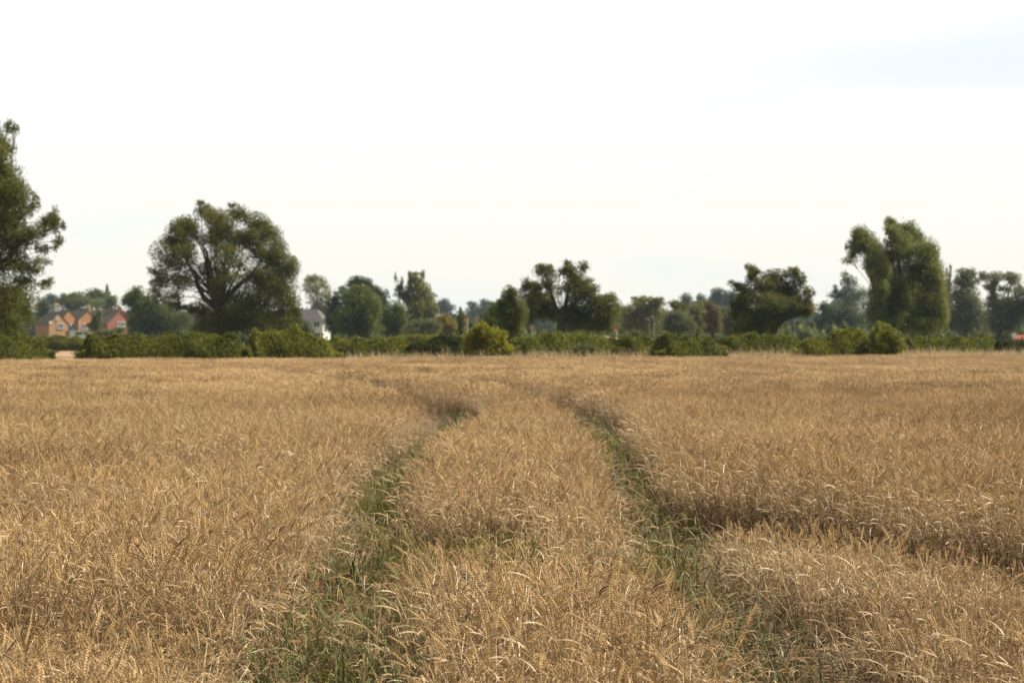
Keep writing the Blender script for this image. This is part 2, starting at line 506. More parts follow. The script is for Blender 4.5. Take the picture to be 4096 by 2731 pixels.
def bare_straw(seed):
    rng = random.Random(seed)
    b = MB()
    th, az = R(rng.uniform(8, 45)), rng.uniform(0, 6.28)
    L = rng.uniform(.55, .82)
    d = Vector((math.sin(th) * math.cos(az), math.sin(th) * math.sin(az), math.cos(th)))
    b.tube([(0, 0, 0), d * L * .5 + Vector((0, 0, .01)), d * L], [.0027, .0025, .0019], 3, 1, cap=False)
    add_blade(b, d * L * .55, az + rng.uniform(-1, 1), .22, .009, 60, R(100), rng, 2, 1.0)
    add_blade(b, d * L * .85, az + rng.uniform(-1, 1), .16, .008, 50, R(60), rng, 2, -1.0)
    return b, [M['ear'], M['stem'], M['blade']]
def wheat_patch(seed, size=0.46, n=58):
    """a square of crop for the far half of the field"""
    rng = random.Random(seed)
    b = MB()
    for _ in range(n):
        ox, oy = rng.uniform(-size / 2, size / 2), rng.uniform(-size / 2, size / 2)
        h = rng.gauss(.62, .03)
        lean, az = R(rng.uniform(0, 14)), rng.uniform(0, 6.28)
        nod = R(rng.choice([20, 40, 70, 100, 130]))
        base = Vector((ox, oy, 0))
        d = Vector((math.sin(lean) * math.cos(az), math.sin(lean) * math.sin(az), math.cos(lean)))
        top = base + d * h
        b.tube([base + d * h * .35, top], [.0028, .0022], 3, 1, cap=False)
        p, th = top, lean
        for k in range(3):
            th += nod / 3
            t = Vector((math.sin(th) * math.cos(az), math.sin(th) * math.sin(az), math.cos(th)))
            q = p + t * .028
            u = Vector((-math.sin(az), math.cos(az), 0)) * .0085
            w = t.cross(u)
            m_ = p + t * .012
            b.add([p, m_ + u, m_ + w, m_ - u, m_ - w, q], [(0, 2, 1), (0, 3, 2), (0, 4, 3), (0, 1, 4), (5, 1, 2), (5, 2, 3), (5, 3, 4), (5, 4, 1)], 0)
            p = q
        if rng.random() < .6:
            add_blade(b, base + d * h * rng.uniform(.6, .9), rng.uniform(0, 6.28), .17, .011, rng.uniform(20, 70), R(110), rng, 2, 1.0, n=3)
    return b, [M['ear'], M['stem'], M['blade']]
def grass_tuft(seed, mat, n, h, w, spread, droop=(20, 70)):
    rng = random.Random(seed)
    b = MB()
    for _ in range(n):
        a = rng.uniform(0, 6.28)
        add_blade(b, (rng.gauss(0, spread), rng.gauss(0, spread), 0), a, h * rng.uniform(.6, 1.15), w * rng.uniform(.7, 1.2), rng.uniform(66, 88), R(rng.uniform(*droop)), rng, 0, rng.uniform(-.6, .6), n=5)
    return b, [M[mat]]
def fallen(seed):
    rng = random.Random(seed)
    b = MB()
    for _ in range(7):
        az = rng.gauss(0, .6) + rng.choice([0, math.pi])
        L = rng.uniform(.35, .65)
        c = Vector((rng.gauss(0, .12), rng.gauss(0, .12), rng.uniform(.01, .10)))
        d = Vector((math.cos(az), math.sin(az), rng.uniform(-.08, .14)))
        b.tube([c - d * L / 2, c + Vector((0, 0, .015)), c + d * L / 2], [.0022, .002, .0016], 3, 1, cap=False)
        if rng.random() < .6:
            add_ear(b, [(c + d * (L / 2 + .009 * i), math.pi / 2) for i in range(9)], az, rng, 0)
        add_blade(b, c, rng.uniform(0, 6.28), .2, .008, 20, R(70), rng, 2, 1.2)
    return b, [M['old_straw'], M['old_straw'], M['old_straw']]
def weed_spike(seed, mat, h):
    rng = random.Random(seed)
    b = MB()
    b.tube([(0, 0, 0), (.02, .01, h * .6), (.03, .0, h)], [.006, .005, .003], 4, 0, cap=False)
    for i in range(26):
        z = h * rng.uniform(.45, 1.0)
        a = rng.uniform(0, 6.28)
        r = .055 * (1.25 - z / h)
        add_blade(b, (.025 + math.cos(a) * .01, math.sin(a) * .01, z), a, .05 + r, .03, 40, R(50), rng, 0, .8, n=2)
    return b, [M[mat]]

def scatter(name, protos, pts, rots, scl, idx, label, cat):
    """one stuff object: every point carries one plant picked from the prototypes"""
    pc = bpy.data.collections.new(name + '_plants')
    for i, (b, mats) in enumerate(protos):
        o = b.build('%s_plant_%03d' % (name, i), mats, link=False)
        pc.objects.link(o)
    me = bpy.data.meshes.new(name)
    me.vertices.add(len(pts))
    me.vertices.foreach_set('co', np.asarray(pts, np.float32).ravel())
    for an, typ, arr, key in (('rot', 'FLOAT_VECTOR', rots, 'vector'), ('scl', 'FLOAT', scl, 'value'), ('pick', 'INT', idx, 'value')):
        at = me.attributes.new(an, typ, 'POINT')
        at.data.foreach_set(key, np.asarray(arr, np.int32 if typ == 'INT' else np.float32).ravel())
    o = bpy.data.objects.new(name, me)
    COL.objects.link(o)
    tag(o, label, cat, kind='stuff')
    ng = bpy.data.node_groups.new(name, 'GeometryNodeTree')
    ng.interface.new_socket('Geometry', in_out='INPUT', socket_type='NodeSocketGeometry')
    ng.interface.new_socket('Geometry', in_out='OUTPUT', socket_type='NodeSocketGeometry')
    gi, go = ng.nodes.new('NodeGroupInput'), ng.nodes.new('NodeGroupOutput')
    ip = ng.nodes.new('GeometryNodeInstanceOnPoints')
    ci = ng.nodes.new('GeometryNodeCollectionInfo')
    ci.inputs['Collection'].default_value = pc
    ci.inputs['Separate Children'].default_value = True
    ci.inputs['Reset Children'].default_value = True
    def at(nm, typ):
        n = ng.nodes.new('GeometryNodeInputNamedAttribute')
        n.data_type = typ
        n.inputs[0].default_value = nm
        return next(s for s in n.outputs if s.enabled and s.name == 'Attribute')
    er = ng.nodes.new('FunctionNodeEulerToRotation')
    L = ng.links.new
    L(gi.outputs[0], ip.inputs['Points']); L(ci.outputs[0], ip.inputs['Instance'])
    ip.inputs['Pick Instance'].default_value = True
    L(at('pick', 'INT'), ip.inputs['Instance Index'])
    L(at('rot', 'FLOAT_VECTOR'), er.inputs[0]); L(er.outputs[0], ip.inputs['Rotation'])
    L(at('scl', 'FLOAT'), ip.inputs['Scale'])
    L(ip.outputs[0], go.inputs[0])
    md = o.modifiers.new('plants', 'NODES')
    md.node_group = ng
    return o

def rand_field(rng, y0, y1, dens):
    n = int(dens * ((.245 * y1 ** 2 + 6.8 * y1) - (.245 * y0 ** 2 + 6.8 * y0)))
    # the strip is 2 * (.245 Y + 3.4) wide
    Y = []
    while len(Y) < n:
        yy = rng.uniform(y0, y1, n)
        Y = np.concatenate([Y, yy[rng.uniform(0, .245 * y1 + 3.4, n) < .245 * yy + 3.4]])
    Y = Y[:n]
    X = rng.uniform(-1, 1, n) * (.245 * Y + 3.4)
    return X, Y

# ---- the crop
rng = np.random.default_rng(11)
protos = [wheat_plant(100 + i) for i in range(16)]                       # 0-15 ripe plants
protos += [bare_straw(300 + i) for i in range(4)]                        # 16-19 headless straws
protos += [wheat_plant(400 + i, 'dark_ear') for i in range(2)]           # 20-21 weathered dark ears
protos += [wheat_patch(500 + i) for i in range(8)]                       # 22-29 squares of crop
P_, Rr, S_, I_ = [], [], [], []
for y0, y1, dens in ((5.4, 14, 430), (14, 25, 370), (25, 60, 260)):
    X, Y = rand_field(rng, y0, y1, dens)
    td = track_dist(X, Y)
    lo = lodge(X, Y)
    hw = .35 + .07 * wob(X, Y, 3.0) + .08 * sstep(Y, 14, 9) * (X < 0) + .10 * sstep(Y, 24, 34) + .24 * sstep(Y, 34, 38) * sstep(Y, 52, 46) + .05 * sstep(Y, 46, 50) + .10 * sstep(Y, 14.5, 12.5) * (X > 0)
    keep = rng.uniform(size=len(X)) < sstep(Y, 60, 40) * np.where(td < hw, np.where(Y < 18, np.where(X > 0, .14, .36), np.where(Y < 22, .07, .025)), sstep(td, hw, hw + .07) * .6 + .4) * (1 - .93 * wall_gap(X, Y))
    X, Y, td, lo, hw = X[keep], Y[keep], td[keep], lo[keep], hw[keep]
    n = len(X)
    sc = (rng.normal(.985, np.where(Y < 30, .095, .06), n) + .05 * wob(X, Y, .5)) * (1 - .66 * lo * rng.uniform(.78, 1.08, n))
    sc *= np.where(td < hw, rng.uniform(.35, .72, n), 1 - .07 * (1 - sstep(td, hw, hw + .2)))
    sc = np.where(Y < 8.2, np.minimum(sc, 1.02), np.minimum(sc, 1.16))
    tilt = np.abs(rng.normal(0, R(6), n)) + lo * rng.uniform(R(2), R(42), n)
    taz = np.where(rng.uniform(size=n) < .35 + .5 * lo, rng.normal(2.6, .8, n), rng.uniform(0, 6.28, n))
    tilt += np.where(rng.uniform(size=n) < .05, rng.uniform(0, R(40), n), 0)
    u = rng.uniform(size=n)
    idx = np.where(u < np.where(Y < 17, .70, .82), rng.integers(0, 16, n), np.where(u < .985, rng.integers(16, 20, n), rng.integers(20, 22, n)))
    rz = rng.uniform(0, 6.28, n)
    # tilt about a horizontal axis: the plant is first turned about Z, then leaned
    ex, ey = -tilt * np.sin(taz), tilt * np.cos(taz)
    P_.append(np.stack([X, Y, np.full(n, .006)], 1)); Rr.append(np.stack([ex, ey, rz], 1)); S_.append(sc); I_.append(idx)
g_ = np.arange(-32, 32, .40)
X, Y = np.meshgrid(g_, np.arange(38, 110, .40))
X = X.ravel() + rng.uniform(-.12, .12, X.size); Y = Y.ravel() + rng.uniform(-.12, .12, Y.size)
ok = (np.abs(X) < .245 * Y + 3.6) & (Y < field_end(X, Y))
X, Y = X[ok], Y[ok]
td = track_dist(X, Y)
keep = (td > np.where(Y < 50, .72, np.where(Y < 64, .62, np.where(Y < 72, .45, .0)))) & (rng.uniform(size=len(X)) < sstep(Y, 38, 60))
X, Y = X[keep], Y[keep]
n = len(X)
lo = lodge(X, Y)
sc = (1.0 + .05 * wob(X, Y, .5) + rng.normal(0, .02, n)) * (1 - .22 * lo)
P_.append(np.stack([X, Y, np.full(n, .006)], 1))
Rr.append(np.stack([rng.normal(0, R(4), n), rng.normal(0, R(4), n), rng.integers(0, 4, n) * math.pi / 2 + rng.normal(0, .15, n)], 1))
S_.append(sc); I_.append(rng.integers(22, 30, n))
scatter('wheat', protos, np.concatenate(P_), np.concatenate(Rr), np.concatenate(S_), np.concatenate(I_),
        'ripe golden wheat crop filling the field on both sides of the wheel tracks', 'wheat')

# ---- green growth in the wheel tracks
gp = [grass_tuft(600 + i, 'grass', 16, .30, .006, .035) for i in range(4)]
gp += [grass_tuft(620 + i, 'blue_grass', 9, .36, .011, .04, (30, 110)) for i in range(4)]
gp += [wheat_plant(640 + i, 'green_ear', 'blue_grass', 'blue_grass', .42, 3) for i in range(5)]
P_, Rr, S_, I_ = [], [], [], []
for s in (-1, 1):
    n = 2700 if s < 0 else 2100
    Y = 6.5 + 32 * rng.uniform(size=n) ** 1.4
    w = np.where(Y < 15, .30, .24) * (1.15 if s < 0 else 1.0)
    X = track_x(Y, s) + rng.normal(0, 1, n) * w * np.where((s < 0) & (Y < 15), 1.05, .58)
    dn = np.clip(.65 + .6 * wob(X * 2, Y, 1.3), .08, 1)
    if s > 0: dn = dn * np.where(Y < 14, .28, np.where(Y < 20, .75, .9))
    k = rng.uniform(size=n) < dn
    X, Y = X[k], Y[k]; n = len(X)
    u = rng.uniform(size=n)
    bl = .5 if s > 0 else .33
    idx = np.where(u < .62 - bl * .5, rng.integers(0, 4, n), np.where(u < .70, rng.integers(4, 8, n), rng.integers(8, 13, n)))
    P_.append(np.stack([X, Y, np.full(n, .006)], 1))
    Rr.append(np.stack([rng.normal(0, .12, n), rng.normal(0, .12, n), rng.uniform(0, 6.28, n)], 1))
    S_.append(rng.uniform(.6, 1.2, n)); I_.append(idx)
n = 240                                                                   # yellow-green grass in the middle strip
X = rng.normal(.05, .30, n); Y = rng.normal(14.2, .9, n)
P_.append(np.stack([X, Y, np.full(n, .006)], 1)); Rr.append(np.stack([rng.normal(0, .1, n), rng.normal(0, .1, n), rng.uniform(0, 6.28, n)], 1))
S_.append(rng.uniform(1.2, 1.75, n)); I_.append(rng.integers(0, 4, n))
scatter('grass', gp, np.concatenate(P_), np.concatenate(Rr), np.concatenate(S_), np.concatenate(I_),
        'green grass and unripe wheat growing low in the two wheel tracks', 'grass')
# ---- flattened straw in the right-hand track and the lodged corner
fp = [fallen(700 + i) for i in range(6)]
n = 210
Y = rng.uniform(9.5, 14.5, n); X = track_x(Y, 1) + rng.normal(.15, .38, n)
n2 = 160
Y2 = rng.uniform(9, 24, n2); X2 = track_x(Y2, -1) + rng.normal(0, .3, n2)
X, Y = np.concatenate([X, X2]), np.concatenate([Y, Y2]); n += n2
scatter('fallen_straw', fp, np.stack([X, Y, np.full(n, .01)], 1), np.stack([rng.normal(0, .1, n), rng.normal(0, .1, n), rng.uniform(0, 6.28, n)], 1),
        rng.uniform(.7, 1.1, n), rng.integers(0, 6, n), 'flattened dry straw lying on bare soil in the right wheel track', 'straw')
# ---- rough verge between the crop and the hedges
vp = [grass_tuft(800 + i, 'pale_grass', 22, .75, .012, .10, (10, 60)) for i in range(3)]
vp += [grass_tuft(810 + i, 'verge_green', 24, .55, .016, .11, (20, 80)) for i in range(3)]
vp += [weed_spike(820, 'dock', .74), weed_spike(821, 'dock', .62)]
n = 5200
ax = rng.uniform(-150, 4250, n)
D = np.interp(ax, [-600, 0, 2048, 4096, 4700], [84, 88, 95, 107, 111]) + rng.uniform(.0, 1.7, n)
X = PX(ax, D)
pale = np.interp(ax, [-200, 1200, 1500, 2450, 2600, 3150, 3250, 3560, 3650, 4300], [.15, .2, .35, .45, .85, .8, .3, .3, .8, .7])
dk = np.interp(ax, [-200, 1500, 1950, 2100, 2420, 2500, 4300], [.01, .04, .05, .13, .13, .04, .04])
u = rng.uniform(size=n)
idx = np.where(u < dk, rng.integers(6, 8, n), np.where(rng.uniform(size=n) < pale, rng.integers(0, 3, n), rng.integers(3, 6, n)))
keep = ~((ax > 190) & (ax < 312) & (rng.uniform(size=n) < .35))
sc = rng.uniform(.75, 1.25, n) * np.interp(ax, [-200, 1300, 1500, 4300], [.95, 1.0, 1.18, 1.2])
k = keep
scatter('verge_grass', vp, np.stack([X, D, np.zeros(n)], 1)[k], np.stack([rng.normal(0, .06, n), rng.normal(0, .06, n), rng.uniform(0, 6.28, n)], 1)[k],
        sc[k], idx[k], 'rough verge of dry grass and reddish weeds between crop and hedges', 'grass')

# ---- single tufts that stand out
def tuft_thing(name, label, loc, seed, mat, n, h, w, spread):
    b, mats = grass_tuft(seed, mat, n, h, w, spread, (8, 45))
    o = b.build(name, mats)
    o.location = loc
    return tag(o, label, 'grass tuft')
yt = ground_y(2425, .03)
tuft_thing('grass_tuft', 'dense dark green grass tuft standing in the left wheel track', (PX(1392, yt), yt, .006), 901, 'tuft', 95, .40, .0055, .035)
yt = ground_y(2145, .03)
tuft_thing('grass_tuft', 'bright green grass tuft farther along the left wheel track', (PX(1500, yt), yt, .006), 902, 'grass', 120, .46, .006, .10)

# ------------------------------------------------------------------ foliage colours
M['oak'] = foliage('oak_leaf', (0.045, 0.048, 0.014), (0.099, 0.104, 0.025), (0.186, 0.186, 0.046))
M['oak_gold'] = foliage('oak_leaf_gold', (0.048, 0.055, 0.017), (0.090, 0.100, 0.027), (0.164, 0.171, 0.046), ((0.313, 0.224, 0.036), 1.0, 0.60))
M['edge'] = foliage('edge_tree_leaf', (0.045, 0.058, 0.017), (0.090, 0.106, 0.025), (0.171, 0.180, 0.041), ((0.272, 0.119, 0.036), 0.9, 0.60))
M['birch'] = foliage('birch_leaf', (0.088, 0.095, 0.032), (0.163, 0.165, 0.055), (0.272, 0.257, 0.097), trans=.35)
M['dark'] = foliage('dark_leaf', (0.026, 0.039, 0.019), (0.050, 0.067, 0.031), (0.092, 0.113, 0.046))
M['mid'] = foliage('mid_leaf', (0.054, 0.067, 0.021), (0.101, 0.119, 0.036), (0.171, 0.186, 0.058))
M['grey'] = foliage('grey_leaf', (0.061, 0.071, 0.036), (0.109, 0.121, 0.061), (0.177, 0.187, 0.103))
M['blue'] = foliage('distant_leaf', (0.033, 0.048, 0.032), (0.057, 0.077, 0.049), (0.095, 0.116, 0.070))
M['willow'] = foliage('willow_leaf', (0.073, 0.083, 0.033), (0.168, 0.178, 0.065), (0.292, 0.301, 0.134), clump=.7)
M['poplar'] = foliage('silver_leaf', (0.070, 0.078, 0.050), (0.135, 0.145, 0.095), (0.24, 0.25, 0.18), clump=.5)
M['orange'] = foliage('turning_leaf', (0.075, 0.060, 0.020), (0.145, 0.105, 0.030), (0.25, 0.165, 0.05))
M['hedge'] = foliage('hedge_leaf', (0.046, 0.054, 0.011), (0.107, 0.120, 0.021), (0.219, 0.219, 0.041), clump=.9)
M['hedge_y'] = foliage('bright_hedge_leaf', (0.066, 0.078, 0.014), (0.14, 0.15, 0.026), (0.26, 0.25, 0.048), clump=.9)
M['hedge_d'] = foliage('dull_hedge_leaf', (0.026, 0.034, 0.012), (0.052, 0.062, 0.020), (0.105, 0.110, 0.034), ((0.13, 0.06, 0.025), .7, .62), clump=.9)
M['bush'] = foliage('yellow_bush_leaf', (0.080, 0.090, 0.012), (0.18, 0.185, 0.024), (0.34, 0.30, 0.045), clump=.8)
M['yellow'] = foliage('yellowing_leaf', (0.11, 0.095, 0.022), (0.19, 0.155, 0.035), (0.28, 0.20, 0.06))

# ------------------------------------------------------------------ trees
def tree(name, label, cat, D, base_px, lobes, mat, trunk_w=14, group=None, lai=3.6, leaf=7.5, limbs=None, hang=0.0,
         aspect=.55, seed=1, fork=None, depth=0.55, fillk=1.0, bridge=.30, crown_name='crown', base_py=None):
    rng = np.random.default_rng(seed)
    k = D / F
    x0 = PX(base_px, D)
    root = empty(name, (x0, D, 0), label, cat, group)
    xs = np.array([l[0] for l in lobes], float); rs = np.array([l[2] for l in lobes], float)
    cx, hw = (min(xs - rs) + max(xs + rs)) / 2, (max(xs + rs) - min(xs - rs)) / 2
    Q, cents = [], []
    for l in lobes:
        lx, lz, a, c = l[0], l[1], l[2] * k, l[3] * k
        den = l[4] if len(l) > 4 else 1.0
        bdep = (a + c) / 2
        room = depth * hw * k * math.sqrt(max(0.05, 1 - ((lx - cx) / hw) ** 2)) - bdep * .6
        oy = rng.uniform(-1, 1) * max(0, room)
        cen = np.array([PX(lx, D) - x0, oy, max(PZ(lz, D), c * .75)])
        L = leaf * k
        nl = int(den * lai * math.pi * a * c / (L * L * aspect * .5)) + 6
        cents.append((cen, min(a, c), den, nl, L))
        ns_ = max(4, int(7 + 13 * min(den, 1) + rng.integers(0, 4)))
        sub = unit(rng.normal(size=(ns_, 3))) * rng.uniform(.25, .92, (ns_, 1))
        sub[:, 2] = sub[:, 2] * .95 + .05
        srad = rng.uniform(.20, .40, ns_) * (1.0 if den > .7 else .8)
        wgt = srad ** 2; wgt /= wgt.sum()
        pick = rng.choice(ns_, nl, p=wgt)
        pts = sub[pick] + rng.normal(size=(nl, 3)) * srad[pick][:, None] * .75
        loose = rng.uniform(size=nl) < (.18 if den > .6 else .5)
        pts[loose] = (unit(rng.normal(size=(nl, 3))) * rng.uniform(0, 1.08, (nl, 1)) ** .45)[loose]
        nrm_ = np.linalg.norm(pts, axis=1, keepdims=True)
        pts *= np.minimum(1, 1.08 / np.maximum(nrm_, 1e-6))
        # loose outer leaves
        out_ = rng.uniform(size=nl) < .04
        pts[out_] *= 1.10
        if hang:
            pts[:, 2] -= np.abs(rng.normal(0, hang, nl)) * (rng.uniform(size=nl) < .6)
        P = cen + pts * np.array([a, bdep, c])
        P[:, 2] = np.maximum(P[:, 2], .15)
        Q.append(leaf_quads(P, L, rng, aspect, ((0, 0, -1), .42) if hang else None))
    # leaves that join neighbouring boughs
    nb = int(bridge * sum(c[3] for c in cents) / 40)
    C3 = np.array([c[0] for c in cents]); RR = np.array([c[1] for c in cents]); DD = np.array([c[2] for c in cents])
    for _ in range(nb if len(cents) > 1 else 0):
        i = rng.integers(0, len(cents))
        ds = np.linalg.norm(C3 - C3[i], axis=1) / (RR + RR[i])
        cand = np.where((ds > .3) & (ds < 1.25))[0]
        if not len(cand): continue
        j = rng.choice(cand)
        u_ = rng.uniform(.25, .75)
        r_ = min(RR[i], RR[j])
        c_0 = C3[i] * u_ + C3[j] * (1 - u_) + rng.normal(0, .30 * r_, 3)
        Q.append(leaf_quads(c_0 + rng.normal(0, .26 * r_, (max(3, int(40 * min(DD[i], DD[j]))), 3)), leaf * k, rng, aspect))
    # trunk and limbs
    b = MB()
    tw = trunk_w * k / 2
    fz = fork if fork is not None else None
    if fz is None:
        zs = [c[0][2] for c in cents]
        fz = min(zs) + .25 * (max(zs) - min(zs))
    else:
        fz = PZ(fork, D)
    fz = max(fz, .3)
    fx = float(np.mean([c[0][0] for c in cents])) * .25
    top = Vector((fx, 0, fz))
    b.tube([(0, 0, -.1), (fx * .15, 0, fz * .18), (fx * .5, 0, fz * .6), top], [tw * 1.45, tw * 1.08, tw * .95, tw * .82], 10)
    for cen, r, den, nl, L in cents:
        e = Vector(cen)
        if (e - top).length < .3: continue
        if limbs and den > .55 and rng.uniform() < .6: continue
        s = top if e.z > fz else Vector((fx * .5, 0, fz * .6))
        hv = e - s
        mid = s + hv * .45 + Vector((0, 0, .10 * hv.length)) + Vector(rng.normal(0, .05, 3)) * hv.length
        r0 = min(tw * .3, .007 * hv.length + tw * .05)
        b.tube([s, s.lerp(mid, .5), mid, mid.lerp(e, .55), e], [r0, r0 * .8, r0 * .62, r0 * .42, r0 * .25], 6, cap=False)
        m_n = int(nl * (.30 if not limbs else .18) * fillk)
        if m_n > 3 and not hang:
            tt = rng.uniform(.35, 1.0, m_n)[:, None]
            sv, mv, ev_ = np.array(s), np.array(mid), np.array(e)
            base = (1 - tt) ** 2 * sv + 2 * tt * (1 - tt) * mv + tt ** 2 * ev_
            cl = np.round(tt * 7 + rng.normal(0, .12, (m_n, 1))) / 7
            base = (1 - cl) ** 2 * sv + 2 * cl * (1 - cl) * mv + cl ** 2 * ev_
            Q.append(leaf_quads(base + rng.normal(0, .38 * r, (m_n, 3)), L, rng, aspect))
        for _ in range(3):
            tip = e + Vector(unit(rng.normal(size=3))) * r * .8
            b.tube([mid.lerp(e, .7), e.lerp(tip, .5), tip], [r0 * .3, r0 * .2, r0 * .1], 4, cap=False)
    for lm in (limbs or []):
        pts = [Vector((PX(p[0], D) - x0, p[3] if len(p) > 3 else 0.0, PZ(p[1], D))) for p in lm]
        b.tube(pts, [p[2] * k / 2 for p in lm], 7, cap=False)
    quads_object(crown_name, np.concatenate(Q), mat, root)
    b.build('trunk', M['bark'], root, smooth=True)
    return root

def fill(x0, x1, ytop, ybot, n, seed, dens=1.0, shape=.5):
    """lobes that fill a rounded crown"""
    rg = random.Random(seed)
    out, w, h = [], (x1 - x0) / 2, (ybot - ytop) / 2
    cx, cy = (x0 + x1) / 2, (ytop + ybot) / 2
    r = math.sqrt(w * h / n) * 1.05
    for i in range(n):
        for _ in range(60):
            u, v = rg.uniform(-1, 1), rg.uniform(-1, 1)
            lim = 1.0 if v > 0 else (1 - abs(v) ** 2.2) ** shape
            if abs(u) < lim * (1 - r / w * .6): break
        a = r * rg.uniform(.75, 1.2)
        out.append((cx + u * w * .86, cy + v * max(0, h - a * .8), a, a * rg.uniform(.7, .95), dens * rg.uniform(.8, 1.1)))
    return out

T = tree
T('tree', 'tall leafy tree at the left edge of the photo with russet touches', 'tree', 104, -70,
  [(-120,900,230,260),(-260,760,160,200),(-60,640,110,140),(-90,520,70,80),(15,550,50,65,.9),(22,500,24,32,.8),(5,590,38,55,.8),(60,520,22,30,.7),(15,640,40,60,.8),(-5,432,10,16,.5),(45,720,70,80,.8),(60,800,90,90),
   (110,850,45,36,.85),(150,815,20,38,.5),(175,885,40,38,.85),(235,912,28,42,.75),(165,795,14,30,.4),(205,850,20,38,.5),(225,960,30,24,.7),(110,955,58,42),(160,935,30,24,.7),(215,990,20,18,.45),(50,1060,85,70),(140,1040,40,26,.55),(150,1085,32,26,.5),(195,1050,22,14,.45),(185,1122,24,20,.45),(100,1130,50,36,.9),
   (252,905,15,24,.7),(215,872,24,24,.7),(150,930,45,38,.8),(165,1000,34,28,.65),(120,1065,58,36,.8),(160,1140,34,24,.6),(10,890,80,70),(50,960,60,55),(10,780,60,60),(20,1190,130,90),(-120,1230,250,110),(70,1250,75,80),(85,1300,45,50),(-30,1310,150,60)], M['edge'], 40, seed=5, leaf=8, lai=3.4, fillk=.15, bridge=.08)
T('tree', 'broad spreading tree with open crown and visible limbs behind the left hedge', 'tree', 160, 885,
  [(740,895,60,35),(690,925,45,35,.8),(820,850,46,36),(822,822,22,16,.7),(890,880,70,42),(945,850,52,36),(935,822,28,16,.7),(1010,890,60,45),(1070,940,55,50),(1060,905,30,25,.7),(1100,1010,60,60),(1145,1080,58,60),(1165,1060,30,40,.7),
   (1120,1160,88,80),(1060,1190,90,70),(1155,1225,55,70),(1190,1262,24,40,.9),(1180,1300,32,30,.9),(1000,1240,90,60),(1040,1290,100,45),(1130,1290,70,40),(700,960,70,50,.8),(790,945,70,40,.75),(870,950,70,40,.8),(960,950,60,42,.9),(1020,1010,55,50,.9),(1050,1090,55,40,.9),
   (655,1020,50,60,.5),(700,1040,60,50,0.54),(640,1095,45,40,0.52),(690,1120,60,30,0.52),(612,1128,32,25,0.47),(770,1030,50,40,0.40),(830,1060,50,40,0.34),(900,1040,50,50,.16),(965,1060,50,40,0.42),(1010,1110,45,28,.5),(740,1000,50,30,.5),(600,1080,18,16,0.42),(880,1000,70,45,.34),(800,1080,46,36,.34),(940,1020,60,40,.4),(870,1085,40,36,.30),(960,1115,50,34,.4),(745,1105,42,34,.38),(690,1060,55,40,.42),(645,1150,46,32,.38),(720,1150,46,30,.36),(760,905,50,30),(850,900,50,35),(910,920,60,40),(1000,945,50,35),(830,960,60,30,.7),(730,990,50,35,.6),(1090,1050,50,45),(925,985,50,30,.6),(660,960,35,30,.6),(1075,1130,60,45),
   (615,1185,45,34,0.54),(690,1190,45,34,0.57),(760,1130,40,25,0.37),(880,1140,36,58,1.3),(885,1220,52,60,1.4),(890,1285,62,55,1.4),(800,1235,60,38,1.0),(720,1232,60,28,.7),(830,1312,75,40),(960,1300,75,45),(950,1190,35,30,0.52)],
  M['oak'], 46, seed=7, fork=1215, leaf=7.0,
  limbs=[[(880,1240,34),(815,1190,22),(787,1130,18),(782,1100,15),(748,1050,12),(735,990,9),(700,930,5)],
         [(786,1120,13),(815,1095,9),(822,1040,7),(800,980,4)], [(875,1230,32),(838,1150,26),(832,1080,20),(828,1010,12),(790,950,6)],
         [(885,1230,30),(890,1140,20),(900,1050,10),(925,960,7),(930,900,4)], [(890,1210,26),(940,1150,14),(1005,1095,10),(1060,1020,6)],
         [(748,1050,9),(700,1080,6),(660,1090,4)], [(832,1080,12),(860,1020,8),(900,975,4)], [(890,1140,12),(960,1080,7),(975,980,5)]])
T('birch_tree', 'pale airy birch-like tree above the white house', 'tree', 480, 1262,
  [(1246,1112,30,20,.8),(1277,1118,30,20,.8),(1229,1142,25,35,.6),(1263,1149,40,30,.55),(1304,1146,20,30,.6),(1260,1183,45,30,.55),(1311,1186,30,30,.7),(1270,1220,50,30,.8),(1318,1220,25,30,.7),(1263,1252,45,28),(1300,1260,30,25)],
  M['birch'], 9, seed=9, hang=.15, lai=2.8)
T('tree', 'dark rounded tree standing behind the bushy mid green one', 'tree', 300, 1450,
  [(1433,1125,40,20),(1405,1140,25,18,.8),(1467,1135,30,25),(1365,1163,30,20,.8),(1490,1160,25,25),(1511,1166,25,25),(1528,1193,30,40),(1345,1193,18,25,.8),(1331,1241,35,50),(1331,1295,38,45),(1535,1240,30,50),(1440,1200,80,60),(1345,1320,45,25)], M['dark'], 18, seed=11)
T('tree', 'bushy mid green tree with full rounded crown right of the white house', 'tree', 255, 1430,
  [(1433,1166,45,33),(1406,1193,50,45),(1467,1200,50,50),(1433,1241,80,60),(1389,1280,60,60),(1474,1268,60,60),(1457,1319,85,35),(1390,1320,50,30),(1500,1225,30,50)], M['mid'], 18, seed=13)
T('tree', 'small yellowish green tree between the bushy tree and the flat-topped tree', 'tree', 262, 1575,
  [(1576,1235,42,32),(1600,1270,40,40),(1560,1280,45,45),(1590,1318,50,30),(1540,1310,40,35)], M['mid'], 10, seed=15)
T('tree', 'flat-topped tree with ragged outline and thin left spire', 'tree', 300, 1668,
  [(1661,1093,30,10,.9),(1641,1105,13,25),(1692,1100,11,24),(1665,1128,34,30),(1685,1159,40,35),(1583,1118,7,25,.5),(1581,1100,4,14,.5),(1607,1132,10,25,.7),(1597,1156,25,20,.7),(1644,1159,28,25),(1610,1183,40,20,.7),(1644,1200,50,30),
   (1705,1207,45,45),(1678,1241,70,50),(1729,1241,28,35),(1661,1275,75,40),(1680,1310,70,30)], M['birch'], 14, seed=17)
